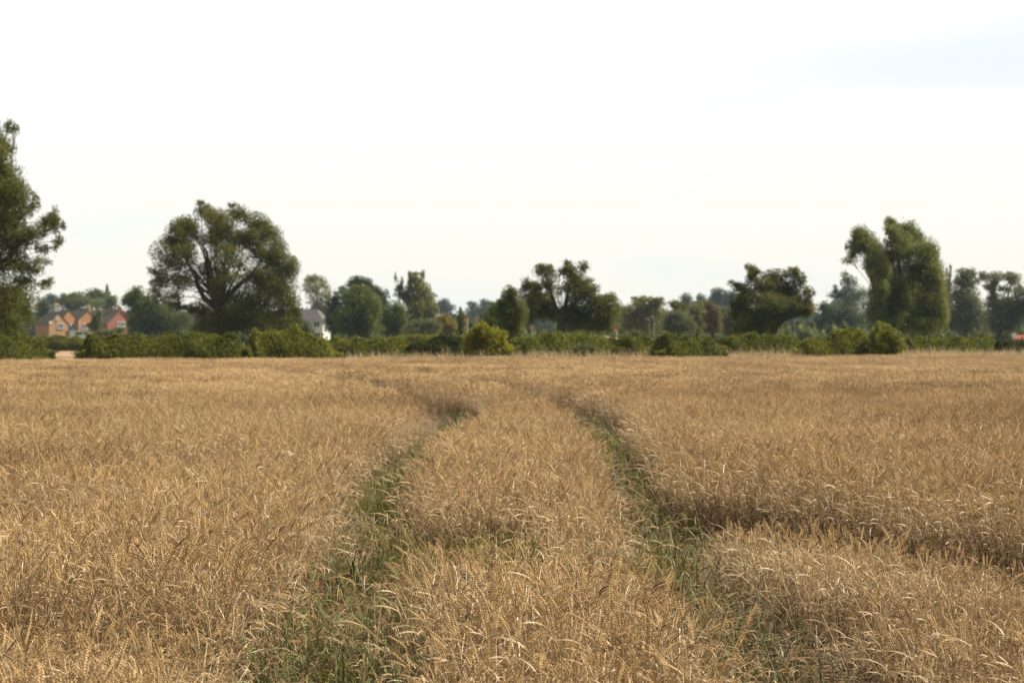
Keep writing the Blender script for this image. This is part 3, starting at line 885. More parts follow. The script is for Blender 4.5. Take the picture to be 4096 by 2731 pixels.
T('shrub', 'grey green rounded shrub below the flat-topped tree', 'shrub', 240, 1700,
  [(1700,1292,60,22),(1660,1312,45,25),(1735,1310,40,28),(1690,1325,70,20)], M['grey'], 8, seed=19, crown_name='foliage')
T('shrub', 'yellowing shrub with orange tips beside the grey green shrub', 'shrub', 245, 1780,
  [(1775,1275,32,18),(1760,1300,35,25),(1800,1300,30,25),(1785,1322,40,18),(1815,1310,16,16)], M['yellow'], 6, seed=21, crown_name='foliage')
T('conifer_tree', 'small pointed dark conifer left of the yellow green bush', 'tree', 250, 1842,
  [(1842,1238,7,12),(1842,1256,17,14),(1845,1272,25,14),(1842,1290,27,15),(1842,1308,28,15),(1842,1325,28,14)], M['oak'], 6, seed=23)
# --- centre
T('tree', 'dark upright tree directly left of the central tree', 'tree', 125, 2040,
  [(2035,1165,30,25,.7),(2060,1175,18,16,.6),(2040,1200,45,45),(2030,1255,55,65),(2050,1320,52,60),(2078,1250,36,60),(2010,1225,30,40),(2055,1350,45,40)], M['mid'], 20, seed=25)
T('tree', 'low spreading dark green tree half hidden by the yellow green bush', 'tree', 135, 1970,
  [(1985,1240,38,35),(1960,1280,48,40),(1990,1310,50,45),(1940,1315,40,30)], M['mid'], 12, seed=27)
T('tree', 'central tree with twin upper crowns and sky gaps above its stout trunk', 'tree', 150, 2240,
  [(2175,1090,45,33),(2160,1070,22,18,.7),(2195,1075,22,18,.7),(2106,1132,26,26,.6),(2118,1150,34,28,.6),(2150,1145,42,26,.75),(2195,1140,28,40,.8),(2276,1078,38,30),(2268,1052,18,16,.7),(2334,1068,28,28),(2293,1112,48,24,.9),(2276,1153,38,28,.65),
   (2320,1153,48,40),(2350,1129,33,22,.7),(2378,1153,33,18,.5),(2344,1190,60,35),(2412,1195,48,24,.9),(2446,1190,28,28,.8),(2430,1231,58,48),(2361,1238,70,50),(2140,1204,66,38),(2174,1210,60,40),(2190,1258,66,34),(2123,1238,58,45),(2293,1250,48,46),
   (2330,1289,70,40),(2430,1272,55,48),(2395,1306,60,32),(2290,1300,40,30),(2110,1280,40,30,.8),(2470,1225,18,22,.6),(2200,1185,30,30,.7),(2240,1090,18,22,.35),(2285,1195,26,22,.45),(2300,1135,40,25,.8),(2355,1165,40,30,.8),(2090,1170,25,25,.5),(2225,1108,20,24,.35),(2235,1160,24,24,.35),(2140,1178,40,25,.8)], M['oak'], 38, seed=29, fork=1265, leaf=7.2,
  limbs=[[(2240,1280,26),(2222,1230,20),(2205,1170,12),(2185,1110,6)], [(2240,1280,26),(2262,1220,18),(2275,1150,10),(2285,1090,5)], [(2245,1270,20),(2300,1210,12),(2330,1150,7)], [(2245,1285,16),(2310,1262,10),(2390,1240,6)]])
T('tree', 'rounded mid green tree right of the central tree', 'tree', 300, 2590,
  [(2536,1197,14,14,.7),(2570,1200,25,20),(2611,1200,40,18),(2638,1208,25,20),(2553,1238,50,35),(2611,1245,60,40),(2502,1258,35,35),(2519,1299,40,35),(2590,1299,70,40)], M['birch'], 14, seed=31)
T('tree', 'dark topped tree beside the rounded mid green tree', 'tree', 310, 2715, [(2699,1218,35,18),(2723,1231,40,25),(2735,1255,40,30)], M['oak'], 12, seed=33)
T('shrub', 'broad grey green shrub in front of the dark topped tree', 'shrub', 280, 2715, [(2689,1262,45,26),(2723,1279,60,38),(2672,1306,50,30),(2740,1310,50,28)], M['grey'], 10, seed=35, crown_name='foliage')
T('tree', 'olive tree touching the left of the orange-tinged tree', 'tree', 305, 2788, [(2791,1231,35,28),(2774,1258,40,30),(2784,1306,45,35),(2800,1270,35,35)], M['birch'], 12, seed=37)
T('tree', 'tree with orange-tinged autumn leaves in the right middle distance', 'tree', 300, 2850, [(2832,1221,25,20),(2852,1245,35,30),(2869,1272,25,30),(2842,1279,30,30),(2842,1316,30,25),(2868,1310,25,25)], M['orange'], 12, seed=39)
T('tree', 'grey green tree between the orange-tinged tree and the wide oak', 'tree', 310, 2910, [(2903,1245,30,18),(2910,1279,40,35),(2917,1316,40,30),(2930,1300,35,40)], M['grey'], 12, seed=41)
# --- right
T('oak_tree', 'wide dark oak with low branch and yellow flecks in right half', 'tree', 150, 3100,
  [(3001,1068,26,20,.7),(3014,1090,34,24,.65),(3010,1118,34,22,.55),(2925,1131,20,14,.5),(2963,1150,40,25,.8),(3110,1110,60,35),(3161,1092,30,26,.8),(3190,1085,18,22,.5),(3203,1120,30,33,.7),(3232,1169,28,25,.6),(3068,1150,80,40),(3174,1170,70,45),(2984,1199,60,48),
   (3068,1220,90,50),(3174,1224,70,40),(3228,1235,35,35),(2963,1262,50,50),(3047,1275,80,50),(2984,1317,60,35),(3047,1317,50,35),(3131,1258,58,30),(3200,1252,50,22),(3245,1245,20,20,.7),(2950,1230,35,40),(3000,1290,60,45),(3120,1190,60,40)], M['oak_gold'], 32, lai=4.4, seed=43, fork=1290, leaf=7.2,
  limbs=[[(3098,1310,22),(3135,1280,14),(3180,1262,9),(3215,1250,5)]])
T('willow_tree', 'tallest tree on the right, olive willow with drooping foliage and separate left lobe', 'tree', 165, 3600,
  [(3439,929,35,33),(3460,967,60,48),(3422,988,38,38),(3489,1001,38,38),(3409,1039,42,20,.45),(3468,1050,42,36,.8),(3484,1080,26,30,.7),(3574,886,26,28),(3536,919,22,22,.9),(3603,917,52,38),(3654,917,42,42),(3679,959,42,48),(3586,955,50,36),(3628,1001,68,48),
   (3700,1005,48,58),(3733,1030,33,58),(3569,1022,56,38),(3510,1056,42,42,.9),(3552,1093,58,58),(3645,1093,68,68),(3721,1093,66,78),(3752,1123,38,88),(3531,1157,58,58),(3616,1157,68,68),(3700,1157,68,78),(3757,1199,38,88),(3492,1205,44,70),
   (3552,1220,58,78),(3637,1241,68,88),(3721,1241,66,88),(3505,1266,44,66),(3522,1108,42,50),(3545,1020,28,38,.6),(3500,1160,40,50),(3590,1150,50,60),(3575,960,30,30,.7),(3757,1270,36,58),(3580,1290,50,50,.8),(3679,1304,80,38)], M['willow'], 26, lai=4.3, seed=45, fork=1230, leaf=8, hang=.22, aspect=.40, depth=.7,
  limbs=[[(3560,1280,30),(3510,1190,22),(3484,1110,17),(3470,1040,10),(3455,970,5)], [(3600,1260,34),(3600,1120,22),(3590,1000,10),(3576,910,4)], [(3486,1120,10),(3512,1080,7),(3540,1010,4)], [(3610,1250,28),(3680,1120,16),(3700,1000,7)]])
T('poplar_tree', 'thin upright poplar spires just right of the willow', 'tree', 420, 3795,
  [(3802,1072,5,18,.9),(3800,1100,7,25),(3786,1090,5,20,.8),(3795,1135,14,35),(3790,1180,20,40),(3795,1240,25,60),(3795,1300,30,40)], M['grey'], 6, seed=47)
T('tree', 'grey green tree standing next right of the willow', 'tree', 300, 3862,
  [(3847,1093,33,22,.85),(3889,1089,28,22,.85),(3830,1131,25,25,.7),(3881,1131,42,28),(3860,1190,66,48),(3898,1220,40,58),(3826,1178,28,30,.8),(3847,1262,66,58),(3905,1283,55,58),(3830,1300,50,40)], M['poplar'], 16, seed=49)
T('tree', 'silvery flat-crowned tree with sky gaps at the right edge', 'tree', 290, 3995,
  [(3940,1106,28,22),(3982,1108,48,22),(4037,1108,48,22),(4070,1127,28,33),(3957,1148,35,22),(4015,1157,45,16,.8),(4066,1165,33,24),(3973,1186,30,18,.7),(3957,1224,42,38),(4015,1224,55,42),(4058,1232,38,48),(4080,1245,38,60),(3982,1283,66,48),(4037,1304,66,38),(4130,1200,50,100)],
  M['poplar'], 20, seed=51, limbs=[[(3995,1290,18),(3985,1210,12),(3968,1160,7),(3960,1120,4)], [(3995,1240,14),(4030,1190,9),(4045,1130,5)]])
T('tree', 'dark blue green rounded tree low between wide oak and willow', 'tree', 420, 3330,
  [(3291,1228,42,23),(3321,1262,58,43),(3384,1262,58,43),(3279,1304,50,40),(3363,1304,78,33),(3430,1290,40,40)], M['dark'], 14, seed=53)
T('poplar_tree', 'feathery poplars rising behind the dark blue green tree', 'tree', 520, 3395,
  [(3380,1094,18,14,.5),(3395,1110,14,18,.5),(3384,1131,24,24,.6),(3338,1152,12,15,.8),(3346,1178,38,20),(3397,1169,38,30,.9),(3405,1220,48,48),(3439,1178,28,40,.8),(3420,1130,16,30,.5),(3370,1230,50,40)], M['poplar'], 10, seed=55)
# --- left background
T('tree', 'row-end tree behind the brick house with level crown', 'tree', 560, 300,
  [(268,1190,35,20),(312,1184,35,18),(250,1205,35,18),(330,1212,90,26),(280,1225,70,25)], M['mid'], 8, seed=57)
T('tree', 'tree with rounded crown behind the red brick house', 'tree', 570, 380,
  [(366,1175,35,25),(402,1180,25,20),(385,1212,50,25),(452,1197,25,20),(440,1220,40,25)], M['mid'], 8, seed=59)
T('conifer_tree', 'pointed conifer rising above the red brick house roof', 'tree', 575, 430,
  [(428,1146,4,12),(428,1160,8,12),(430,1178,13,14),(430,1198,17,16),(430,1222,20,20)], M['mid'], 5, seed=61)
T('tree', 'large leafy tree between red brick house and spreading tree', 'tree', 300, 590,
  [(521,1178,20,20,.9),(556,1169,30,25),(506,1203,35,28),(550,1205,60,40),(600,1220,55,38),(580,1258,78,58),(640,1273,78,55),(550,1303,50,30),(625,1312,88,30),(700,1290,70,50),(660,1220,40,30,.8)], M['mid'], 18, seed=63)
T('tree', 'dark evergreen left of the brick house chimney', 'tree', 540, 168, [(172,1222,24,24),(158,1245,25,30),(185,1240,18,25)], M['dark'], 8, seed=65)
T('tree', 'dark shady tree under the spreading tree near the white house', 'tree', 230, 1090,
  [(1060,1300,60,40),(1150,1300,55,35),(1110,1275,60,30),(1190,1290,30,30)], M['dark'], 12, seed=67)
T('shrub', 'grey green shrub in front of the white house', 'shrub', 240, 1222, [(1222,1305,30,26),(1235,1322,28,18),(1205,1322,28,18)], M['grey'], 5, seed=69, crown_name='foliage')
T('shrub', 'tall garden shrub between the two brick houses', 'shrub', 330, 388, [(387,1282,28,28),(384,1312,27,28),(395,1250,14,18),(360,1300,16,12,.8)], M['mid'], 6, seed=71, crown_name='foliage')
T('shrub', 'rounded shrub below the gable of the red brick house', 'shrub', 330, 526, [(524,1297,18,22),(530,1318,28,20)], M['mid'], 5, seed=73, crown_name='foliage')
T('shrub', 'pale low garden bushes in front of the red brick house', 'shrub', 260, 450, [(440,1328,50,13),(480,1322,36,13),(410,1334,40,10)], M['grey'], 5, seed=75, crown_name='foliage')
# --- far, fading to blue
FG = 'far trees fading into the haze'
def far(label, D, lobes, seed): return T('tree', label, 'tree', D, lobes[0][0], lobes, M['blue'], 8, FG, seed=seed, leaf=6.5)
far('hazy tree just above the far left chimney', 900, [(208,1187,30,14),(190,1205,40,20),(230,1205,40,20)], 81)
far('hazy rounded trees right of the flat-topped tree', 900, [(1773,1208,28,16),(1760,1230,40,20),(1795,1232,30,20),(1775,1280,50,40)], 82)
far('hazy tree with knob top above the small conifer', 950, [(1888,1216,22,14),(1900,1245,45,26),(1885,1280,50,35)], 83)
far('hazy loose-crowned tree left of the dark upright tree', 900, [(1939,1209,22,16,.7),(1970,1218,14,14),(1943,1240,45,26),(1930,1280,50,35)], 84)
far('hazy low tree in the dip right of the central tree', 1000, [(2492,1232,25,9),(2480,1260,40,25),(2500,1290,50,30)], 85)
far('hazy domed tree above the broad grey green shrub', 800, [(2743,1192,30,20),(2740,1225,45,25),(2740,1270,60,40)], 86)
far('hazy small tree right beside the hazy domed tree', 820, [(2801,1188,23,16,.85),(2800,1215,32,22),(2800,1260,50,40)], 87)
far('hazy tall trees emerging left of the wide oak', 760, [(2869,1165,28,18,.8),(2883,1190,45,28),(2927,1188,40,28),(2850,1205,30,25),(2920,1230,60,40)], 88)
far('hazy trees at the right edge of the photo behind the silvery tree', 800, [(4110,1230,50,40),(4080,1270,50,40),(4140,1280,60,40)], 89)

# ------------------------------------------------------------------ hedges
def hedge(label, px0, px1, tops, D0, D1, mat, depth=1.6, seed=1, leaf=8.5, lai=2.6, shoots=0.045, name='hedge', cat='hedge', lump=.11, base=0.0):
    """clipped or rough hedge: a solid twiggy core under a coat of leaves. tops = [(px, row of the top)]"""
    rng = np.random.default_rng(seed)
    A, B = Vector((PX(px0, D0), D0, 0)), Vector((PX(px1, D1), D1, 0))
    Lh = (B - A).length
    ux = np.array(((B - A) / Lh)[:]); uy = np.array([-ux[1], ux[0], 0.0])
    root = np.array([A.x, A.y, 0.0])
    tp = np.array([t[0] for t in tops], float); ty = np.array([t[1] for t in tops], float)
    ph = rng.uniform(0, 6.28, 12); fr = rng.uniform(.8, 5.5, 12)
    def topz(s):
        q = s / Lh
        D = D0 + (D1 - D0) * q
        z = CZ + (HZ - (13 if lump > .1 else 3) - np.interp(px0 + (px1 - px0) * q, tp, ty)) / F * D + .09 * np.sin(s * 2.3 + ph[0]) * np.sin(s * .9 + ph[1]) + .05 * np.sin(s * 6.1 + ph[2])
        return np.maximum(z, .5)
    def lumps(s, v):
        o = 0
        for i in range(6): o = o + np.sin(s * fr[i] + ph[i]) * np.sin(v * fr[i + 6] * 1.2 + ph[i + 6])
        return o / 2.2 * lump
    Dm = (D0 + D1) / 2
    L = leaf * Dm / F
    def place(s, v, o):
        """v: 0..1 up the front, 1..2 across the top, 2..3 down the back"""
        z = topz(s)
        e = sstep(np.minimum(s, Lh - s), 0, .5)
        w = depth * (.55 + .45 * e)
        z = z * (.72 + .28 * e)
        d = lumps(s, v * 1.5) - o
        r = .22
        y = np.where(v < 1, -w / 2 + w * .42 * np.clip((v - .45) / .55, 0, 1) ** 1.5 - d * .8, np.where(v < 2, -w / 2 + w * .42 + w * .58 * (v - 1), w / 2 + d * .6))
        zz = np.where(v < 1, z * v, np.where(v < 2, z + d, z * (3 - v)))
        return root + ux * s[:, None] + uy * (y)[:, None] + np.array([0, 0, 1.0]) * np.maximum(zz, .02)[:, None]
    zmean = float(np.mean(topz(np.linspace(0, Lh, 40))))
    area = Lh * (zmean * 1.5 + depth) + 2 * depth * zmean
    n = int(area * lai / (L * L * .6 * .5))
    s = rng.uniform(-.05, Lh + .05, n)
    u = rng.uniform(size=n)
    pf, pt_ = zmean / (zmean * 1.5 + depth), depth / (zmean * 1.5 + depth)
    v = np.where(u < pf, rng.uniform(0, 1, n), np.where(u < pf + pt_, rng.uniform(1, 2, n), rng.uniform(2, 3, n)))
    P = place(s, v, np.abs(rng.normal(0, .09, n)) - .05)
    # ends
    ne = int(2 * depth * zmean * lai / (L * L * .3))
    se = np.where(rng.uniform(size=ne) < .5, rng.normal(0, .08, ne), Lh + rng.normal(0, .08, ne))
    ye, zf = rng.uniform(-.5, .5, ne) * depth * .6, rng.uniform(0, .8, ne)
    Pe = root + ux * se[:, None] + uy * ye[:, None] + np.array([0, 0, 1.0]) * (zf * topz(np.clip(se, 0, Lh)))[:, None]
    # loose shoots above the top
    nsh = int(n * shoots)
    k = max(1, nsh // 9)
    s0 = rng.uniform(0, Lh, k)
    hs = rng.uniform(.04, .34, k) * rng.uniform(.3, 1, k)
    pk = rng.integers(0, k, nsh)
    tt = rng.uniform(0, 1, nsh)
    Ps = place(s0[pk] + rng.normal(0, .03, nsh), rng.uniform(1.1, 1.9, k)[pk], np.zeros(nsh))
    Ps[:, 2] += hs[pk] * tt
    V = leaf_quads(np.concatenate([P, Pe, Ps]), L, rng, .62)
    # core
    core = MB()
    ns_, nv = max(6, int(Lh / .35)), 16
    S, Vv = np.meshgrid(np.linspace(.12, Lh - .12, ns_), np.linspace(0, 3, nv), indexing='ij')
    C = place(S.ravel(), Vv.ravel(), np.full(S.size, .17)).reshape(ns_, nv, 3)
    ccen = C.mean(axis=1, keepdims=True)
    C = ccen + (C - ccen) * np.array([1, .86, .93])
    fs = [(i * nv + j, (i + 1) * nv + j, (i + 1) * nv + j + 1, i * nv + j + 1) for i in range(ns_ - 1) for j in range(nv - 1)]
    fs += [tuple(range(nv)), tuple(range((ns_ - 1) * nv, ns_ * nv))[::-1]]
    core.add(C.reshape(-1, 3), fs)
    V = V - np.array([A.x, A.y, 0.0]); core.v = [(x - A.x, y - A.y, z) for x, y, z in core.v]
    o = quads_object(name, V, mat, None, core)
    o.location = A
    return tag(o, label, cat)

hedge('dark block of hedge at the far left edge before the field gap', -200, 192, [(-200,1335),(60,1345),(120,1352),(192,1365)], 88, 91, M['hedge'], seed=1)
hedge('low pale green hedge seen behind the field gap on the left', 60, 360, [(60,1340),(200,1334),(300,1340),(360,1348)], 208, 208, M['hedge_y'], seed=2, leaf=6.5)
hedge('long rough hedge right of the field gap on the left', 318, 985, [(318,1368),(360,1352),(480,1338),(560,1345),(640,1338),(720,1340),(800,1328),(860,1342),(940,1345),(985,1352)], 90, 92, M['hedge'], seed=3, shoots=.03)
hedge('bright green bushy hedge with leafy shoots before the spreading tree', 975, 1350, [(975,1345),(1020,1325),(1080,1318),(1130,1322),(1190,1310),(1215,1335),(1290,1352),(1350,1375)], 93, 94, M['hedge_y'], seed=4, shoots=.05)
hedge('distant level hedge below the bushy mid green tree', 1290, 1905, [(1290,1350),(1420,1346),(1600,1342),(1760,1335),(1905,1340)], 118, 118, M['hedge_y'], seed=5, leaf=7, shoots=.015)
hedge('small dark hedge clump at the crop edge left of centre', 1455, 1625, [(1455,1385),(1500,1368),(1570,1362),(1625,1385)], 97, 97, M['hedge'], seed=6, depth=1.2)
hedge('dull brownish hedge left of the yellow green bush', 1625, 1880, [(1625,1372),(1700,1355),(1780,1345),(1880,1350)], 101, 101, M['hedge_d'], seed=7, depth=1.4)
hedge('clipped dark hedge below the central tree', 2050, 2480, [(2050,1355),(2150,1348),(2250,1344),(2350,1347),(2480,1350)], 99, 103, M['hedge'], seed=8, lump=.05)
hedge('short clipped hedge piece left of the rounded hedge', 2475, 2645, [(2475,1352),(2560,1355),(2645,1362)], 100, 101, M['hedge'], seed=9, lump=.04)
hedge('rounded bulky hedge nearest the crop, right of centre', 2625, 2882, [(2625,1362),(2680,1348),(2760,1344),(2830,1350),(2882,1368)], 98, 99, M['hedge'], seed=10, depth=2.2)
hedge('straight clipped hedge below the wide oak', 2885, 3215, [(2885,1352),(2980,1347),(3100,1345),(3215,1350)], 105, 107, M['hedge'], seed=11, lump=.04)
hedge('bright loose hedge bushes left of the tall round bush', 3185, 3500, [(3185,1362),(3240,1350),(3290,1352),(3350,1328),(3390,1318),(3440,1326),(3500,1330)], 103, 104, M['hedge_y'], seed=12, shoots=.05, lump=.11)
hedge('low thin hedge below the willow', 3600, 4010, [(3600,1354),(3700,1357),(3850,1355),(4010,1360)], 110, 113, M['hedge'], seed=13, lump=.05)
hedge('brownish low hedge at the far right edge', 3990, 4330, [(3990,1368),(4040,1358),(4200,1360),(4330,1360)], 110, 112, M['hedge_d'], seed=14)
hedge('far level hedge running behind the wide oak and willow', 2900, 4350, [(2900,1350),(3300,1349),(3700,1352),(4040,1354),(4096,1350),(4350,1350)], 190, 195, M['hedge_d'], seed=15, leaf=6, shoots=.01)
hedge('distant clipped dark hedge near the roadside sign at right', 3890, 3975, [(3890,1334),(3915,1329),(3950,1330),(3975,1338)], 200, 200, M['grey'], seed=16, leaf=6)
def wood(label, D, tops, mat, seed, leaf=6.5, depth=14):
    o = hedge(label, tops[0][0], tops[-1][0], tops, D, D, mat, depth=depth, seed=seed, leaf=leaf, lump=.9, shoots=.03, name='woodland', cat='woodland', lai=2.0)
    o['kind'] = 'stuff'
rg = random.Random(77)
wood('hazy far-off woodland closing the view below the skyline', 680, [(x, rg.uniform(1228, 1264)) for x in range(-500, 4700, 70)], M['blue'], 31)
wood('scrubby belt of bushes along the road behind the hedges on the right', 340, [(x, rg.uniform(1292, 1318)) for x in range(2080, 4500, 55)], M['mid'], 32, depth=5)
wood('grey green belt of trees behind the silvery tree at the far right', 420, [(x, rg.uniform(1205, 1262)) for x in range(3770, 4500, 45)], M['grey'], 36, depth=9)
wood('mid green belt of trees behind the bushy tree and flat-topped tree', 420, [(x, rg.uniform(1258, 1296)) for x in range(1330, 1960, 45)], M['mid'], 37, depth=9)
wood('mid green belt of trees behind the spreading tree', 440, [(x, rg.uniform(1262, 1300)) for x in range(520, 1230, 45)], M['dark'], 38, depth=9)
wood('olive belt of trees filling the gap between central tree and wide oak', 370, [(x, rg.uniform(1248, 1290)) for x in range(2430, 2990, 40)], M['mid'], 35, depth=8)
wood('scrubby belt of bushes behind the hedges left of centre', 345, [(x, rg.uniform(1296, 1320)) for x in range(560, 1216, 55)], M['dark'], 33, depth=5)
wood('scrubby belt of bushes right of the white house', 335, [(x, rg.uniform(1296, 1322)) for x in range(1330, 1990, 55)], M['mid'], 34, depth=5)
# shrubs at the crop edge
T('shrub', 'large yellow green bush at the crop edge near the centre', 'shrub', 95.5, 1945,
  [(1925,1318,38,26),(1900,1350,45,40),(1960,1345,48,45),(2005,1350,32,32),(1880,1385,38,36),(1940,1390,52,42),(2000,1392,48,36),(2035,1402,28,25,.9),(1930,1298,18,16,.8),(1905,1312,16,18,.7),(1985,1322,16,16,.6)], M['bush'], 10, seed=91, leaf=8.5, crown_name='foliage')
T('shrub', 'tall round bush between the bright loose hedge and the low thin hedge', 'shrub', 103, 3545,
  [(3530,1318,34,26),(3510,1300,12,18,.8),(3555,1305,12,14,.7),(3500,1350,36,34),(3560,1350,48,38),(3590,1372,36,36),(3520,1390,48,36),(3575,1400,46,28)], M['hedge_y'], 9, seed=93, leaf=8.5, crown_name='foliage')
T('shrub', 'low weedy shrub against the clipped dark hedge', 'shrub', 98, 2335, [(2335,1388,42,16,.8),(2300,1394,30,14,.7),(2368,1396,28,12,.7)], M['grey'], 5, seed=95, leaf=8, crown_name='foliage')

# ------------------------------------------------------------------ houses
M['brick_o'] = brick('orange_brick', (0.38, 0.165, 0.062), (0.44, 0.205, 0.085), (0.38, 0.25, 0.14))
M['brick_r'] = brick('red_brick', (0.28, 0.070, 0.038), (0.33, 0.092, 0.052), (0.30, 0.15, 0.10))
M['slate'] = plain('slate_roof', (0.052, 0.037, 0.028), (0.092, 0.066, 0.050), 1.5, .8, stretch=(1, 1, 4))
M['tile'] = plain('ridge_tile', (0.14, 0.085, 0.065), (0.22, 0.13, 0.10), 2.0, .8)
M['roof_g'] = plain('grey_roof', (0.075, 0.07, 0.066), (0.12, 0.11, 0.10), 1.5, .8, stretch=(1, 1, 4))
M['white'] = plain('white_paint', (0.62, 0.62, 0.60), (0.70, 0.70, 0.68), 1.0, .6)
M['cement'] = plain('cement', (0.24, 0.235, 0.23), (0.33, 0.32, 0.31), 2.0, .9)
M['pot'] = plain('clay_pot', (0.50, 0.27, 0.20), (0.58, 0.34, 0.26), 3.0, .8)
M['glass'] = plain('window_glass', (0.05, 0.06, 0.07), (0.12, 0.13, 0.14), 1.0, .12)
M['metal'] = plain('grey_metal', (0.34, 0.35, 0.36), (0.44, 0.45, 0.45), 3.0, .5)
M['sign_o'] = plain('orange_sign', (0.75, 0.20, 0.05), (0.82, 0.26, 0.08), 3.0, .5)
M['sign_p'] = plain('pink_sign', (0.68, 0.36, 0.30), (0.75, 0.44, 0.38), 3.0, .5)
M['sign_r'] = plain('red_sign', (0.55, 0.10, 0.10), (0.62, 0.14, 0.13), 3.0, .5)
M['sign_w'] = plain('pale_blue_sign', (0.62, 0.72, 0.80), (0.70, 0.79, 0.86), 3.0, .5)

def wing(wall, roof, cx, cy, w, L, eave, ridge, over=.25, hip=False):
    """gabled wing in house space: the gable faces +X at x = cx, the body runs back to cx - L"""
    x1, x0, y0, y1 = cx, cx - L, cy - w / 2, cy + w / 2
    vs = [(x0, y0, 0), (x1, y0, 0), (x1, y1, 0), (x0, y1, 0), (x0, y0, eave), (x1, y0, eave), (x1, y1, eave), (x0, y1, eave), (x1, cy, ridge - .08), (x0, cy, ridge - .08)]
    fs = [(0, 1, 5, 4), (2, 3, 7, 6), (1, 2, 6, 8, 5), (3, 0, 4, 9, 7)]
    wall.add(vs, fs)
    t, o = .14, over
    sl_ = (ridge - eave) / (w / 2)
    for s in (-1, 1):
        ye, ze = cy + s * (w / 2 + o), eave - o * sl_
        xb = x0 + (w * .42 if hip else -o)
        a = [(x0 - o, ye, ze), (x1 + .12, ye, ze), (x1 + .12, cy, ridge), (xb, cy, ridge)]
        v8 = a + [(x, y, z + t) for x, y, z in a]
        roof.add(v8, [(0, 1, 2, 3), (7, 6, 5, 4), (0, 4, 5, 1), (1, 5, 6, 2), (2, 6, 7, 3), (3, 7, 4, 0)])
    if hip:
        yl, yr, ze = cy - w / 2 - o, cy + w / 2 + o, eave - o * sl_
        a = [(x0 - o, yr, ze), (x0 - o, yl, ze), (x0 + w * .42, cy, ridge)]
        roof.add(a + [(x, y, z + t) for x, y, z in a], [(0, 1, 2), (5, 4, 3), (0, 3, 4, 1)])
def window(root, x, y, z, w, h, bars=1, name='window'):
    """window in a +X wall: frame with sill, pane beneath it as a sub-part"""
    f = MB()
    b_ = .10
    f.box((x + .05, y - w / 2, z), (.14, b_, h), 0); f.box((x + .05, y + w / 2, z), (.14, b_, h), 0)
    f.box((x + .05, y, z + h / 2), (.136, w + b_, b_), 0); f.box((x + .07, y, z - h / 2), (.20, w + b_ + .1, b_), 0)
    for i in range(bars):
        f.box((x + .045, y - w / 2 + w * (i + 1) / (bars + 1), z), (.11, .07, h - b_), 0)
    o = f.build(name, M['white'], root)
    p = MB()
    p.box((x + .02, y, z), (.05, w - .04, h - .04))
    p.build('pane', M['glass'], o)
    return o
def chimney(roof_o, x, y, z0, z1, w, d, mat, pots=1):
    b = MB()
    b.box((x, y, (z0 + z1) / 2), (w, d, z1 - z0)); b.box((x, y, z1 + .08), (w + .14, d + .14, .16))
    c = b.build('chimney', mat, roof_o)
    for i in range(pots):
        q = MB()
        yy = y + (i - (pots - 1) / 2) * .42
        q.tube([(x, yy, z1 + .1), (x, yy, z1 + .62)], [.16, .12], 8)
        q.build('chimney_pot', M['pot'], c)

DH = 500.0
k = DH / F
rz = R(-50)
hb = empty('brick_house', (PX(235, DH), DH, 0), 'orange brick house with three stepped gables and white windows on the left', 'house', rz=rz)
c_, s_ = math.cos(rz), math.sin(rz)
def hl(px, back=0.0):
    """house-space y of a gable whose face is seen at px; gables lie in the plane x = -back"""
    # world X offset = x*c - y*s
    return (PX(px, DH) - PX(235, DH) + back * c_) / (-s_)
wall, roof = MB(), MB()
wing(wall, roof, 0, hl(235), 66 * k / .766, 6.2, PZ(1294, DH), PZ(1252, DH), hip=True)
wing(wall, roof, -1.6, hl(266, 1.6), 68 * k / .766, 7.5, PZ(1283, DH), PZ(1240, DH))
wing(wall, roof, -.8, hl(333, .8), 70 * k / .766, 8.0, PZ(1281, DH), PZ(1243, DH))
wall.build('wall', M['brick_o'], hb)
ro = roof.build('roof', M['slate'], hb)
chimney(ro, -5.2, hl(205, 5.2), PZ(1245, DH), PZ(1222, DH), 1.1, 1.5, M['cement'], 3)
chimney(ro, -3.0, hl(329, 3.0), PZ(1250, DH), PZ(1232, DH), .6, .6, M['brick_o'], 1)
window(hb, 0, hl(240), PZ(1304, DH), 1.5, 1.15, 2)
window(hb, 0, hl(229), PZ(1275, DH), .5, .6, 0)
window(hb, -1.6, hl(279, 1.6), PZ(1306, DH), 1.0, 1.25, 1)
window(hb, -.8, hl(321, .8), PZ(1305, DH), 1.2, 1.2, 1)
window(hb, -.8, hl(345, .8), PZ(1305, DH), 1.2, 1.2, 1)
b = MB()
b.tube([(-.62, hl(303, .8), 0), (-.62, hl(303, .8), PZ(1280, DH))], [.07, .07], 6)
b.build('drainpipe', M['white'], hb)
b = MB()
b.box((-1.0, hl(262, 1.0), PZ(1298, DH)), (1.1, 1.3, .14)); b.box((-.65, hl(259, .65), PZ(1291, DH)), (.12, .5, .6))
b.build('porch_canopy', M['white'], hb)
b = MB()
b.box((-1.55, hl(266, 1.55), PZ(1312, DH)), (.1, .9, 2.0))
b.build('door', M['glass'], hb)
b = MB()
b.box((.10, hl(205), PZ(1290, DH)), (.16, .5, .5))
b.build('eaves_end', M['white'], hb)

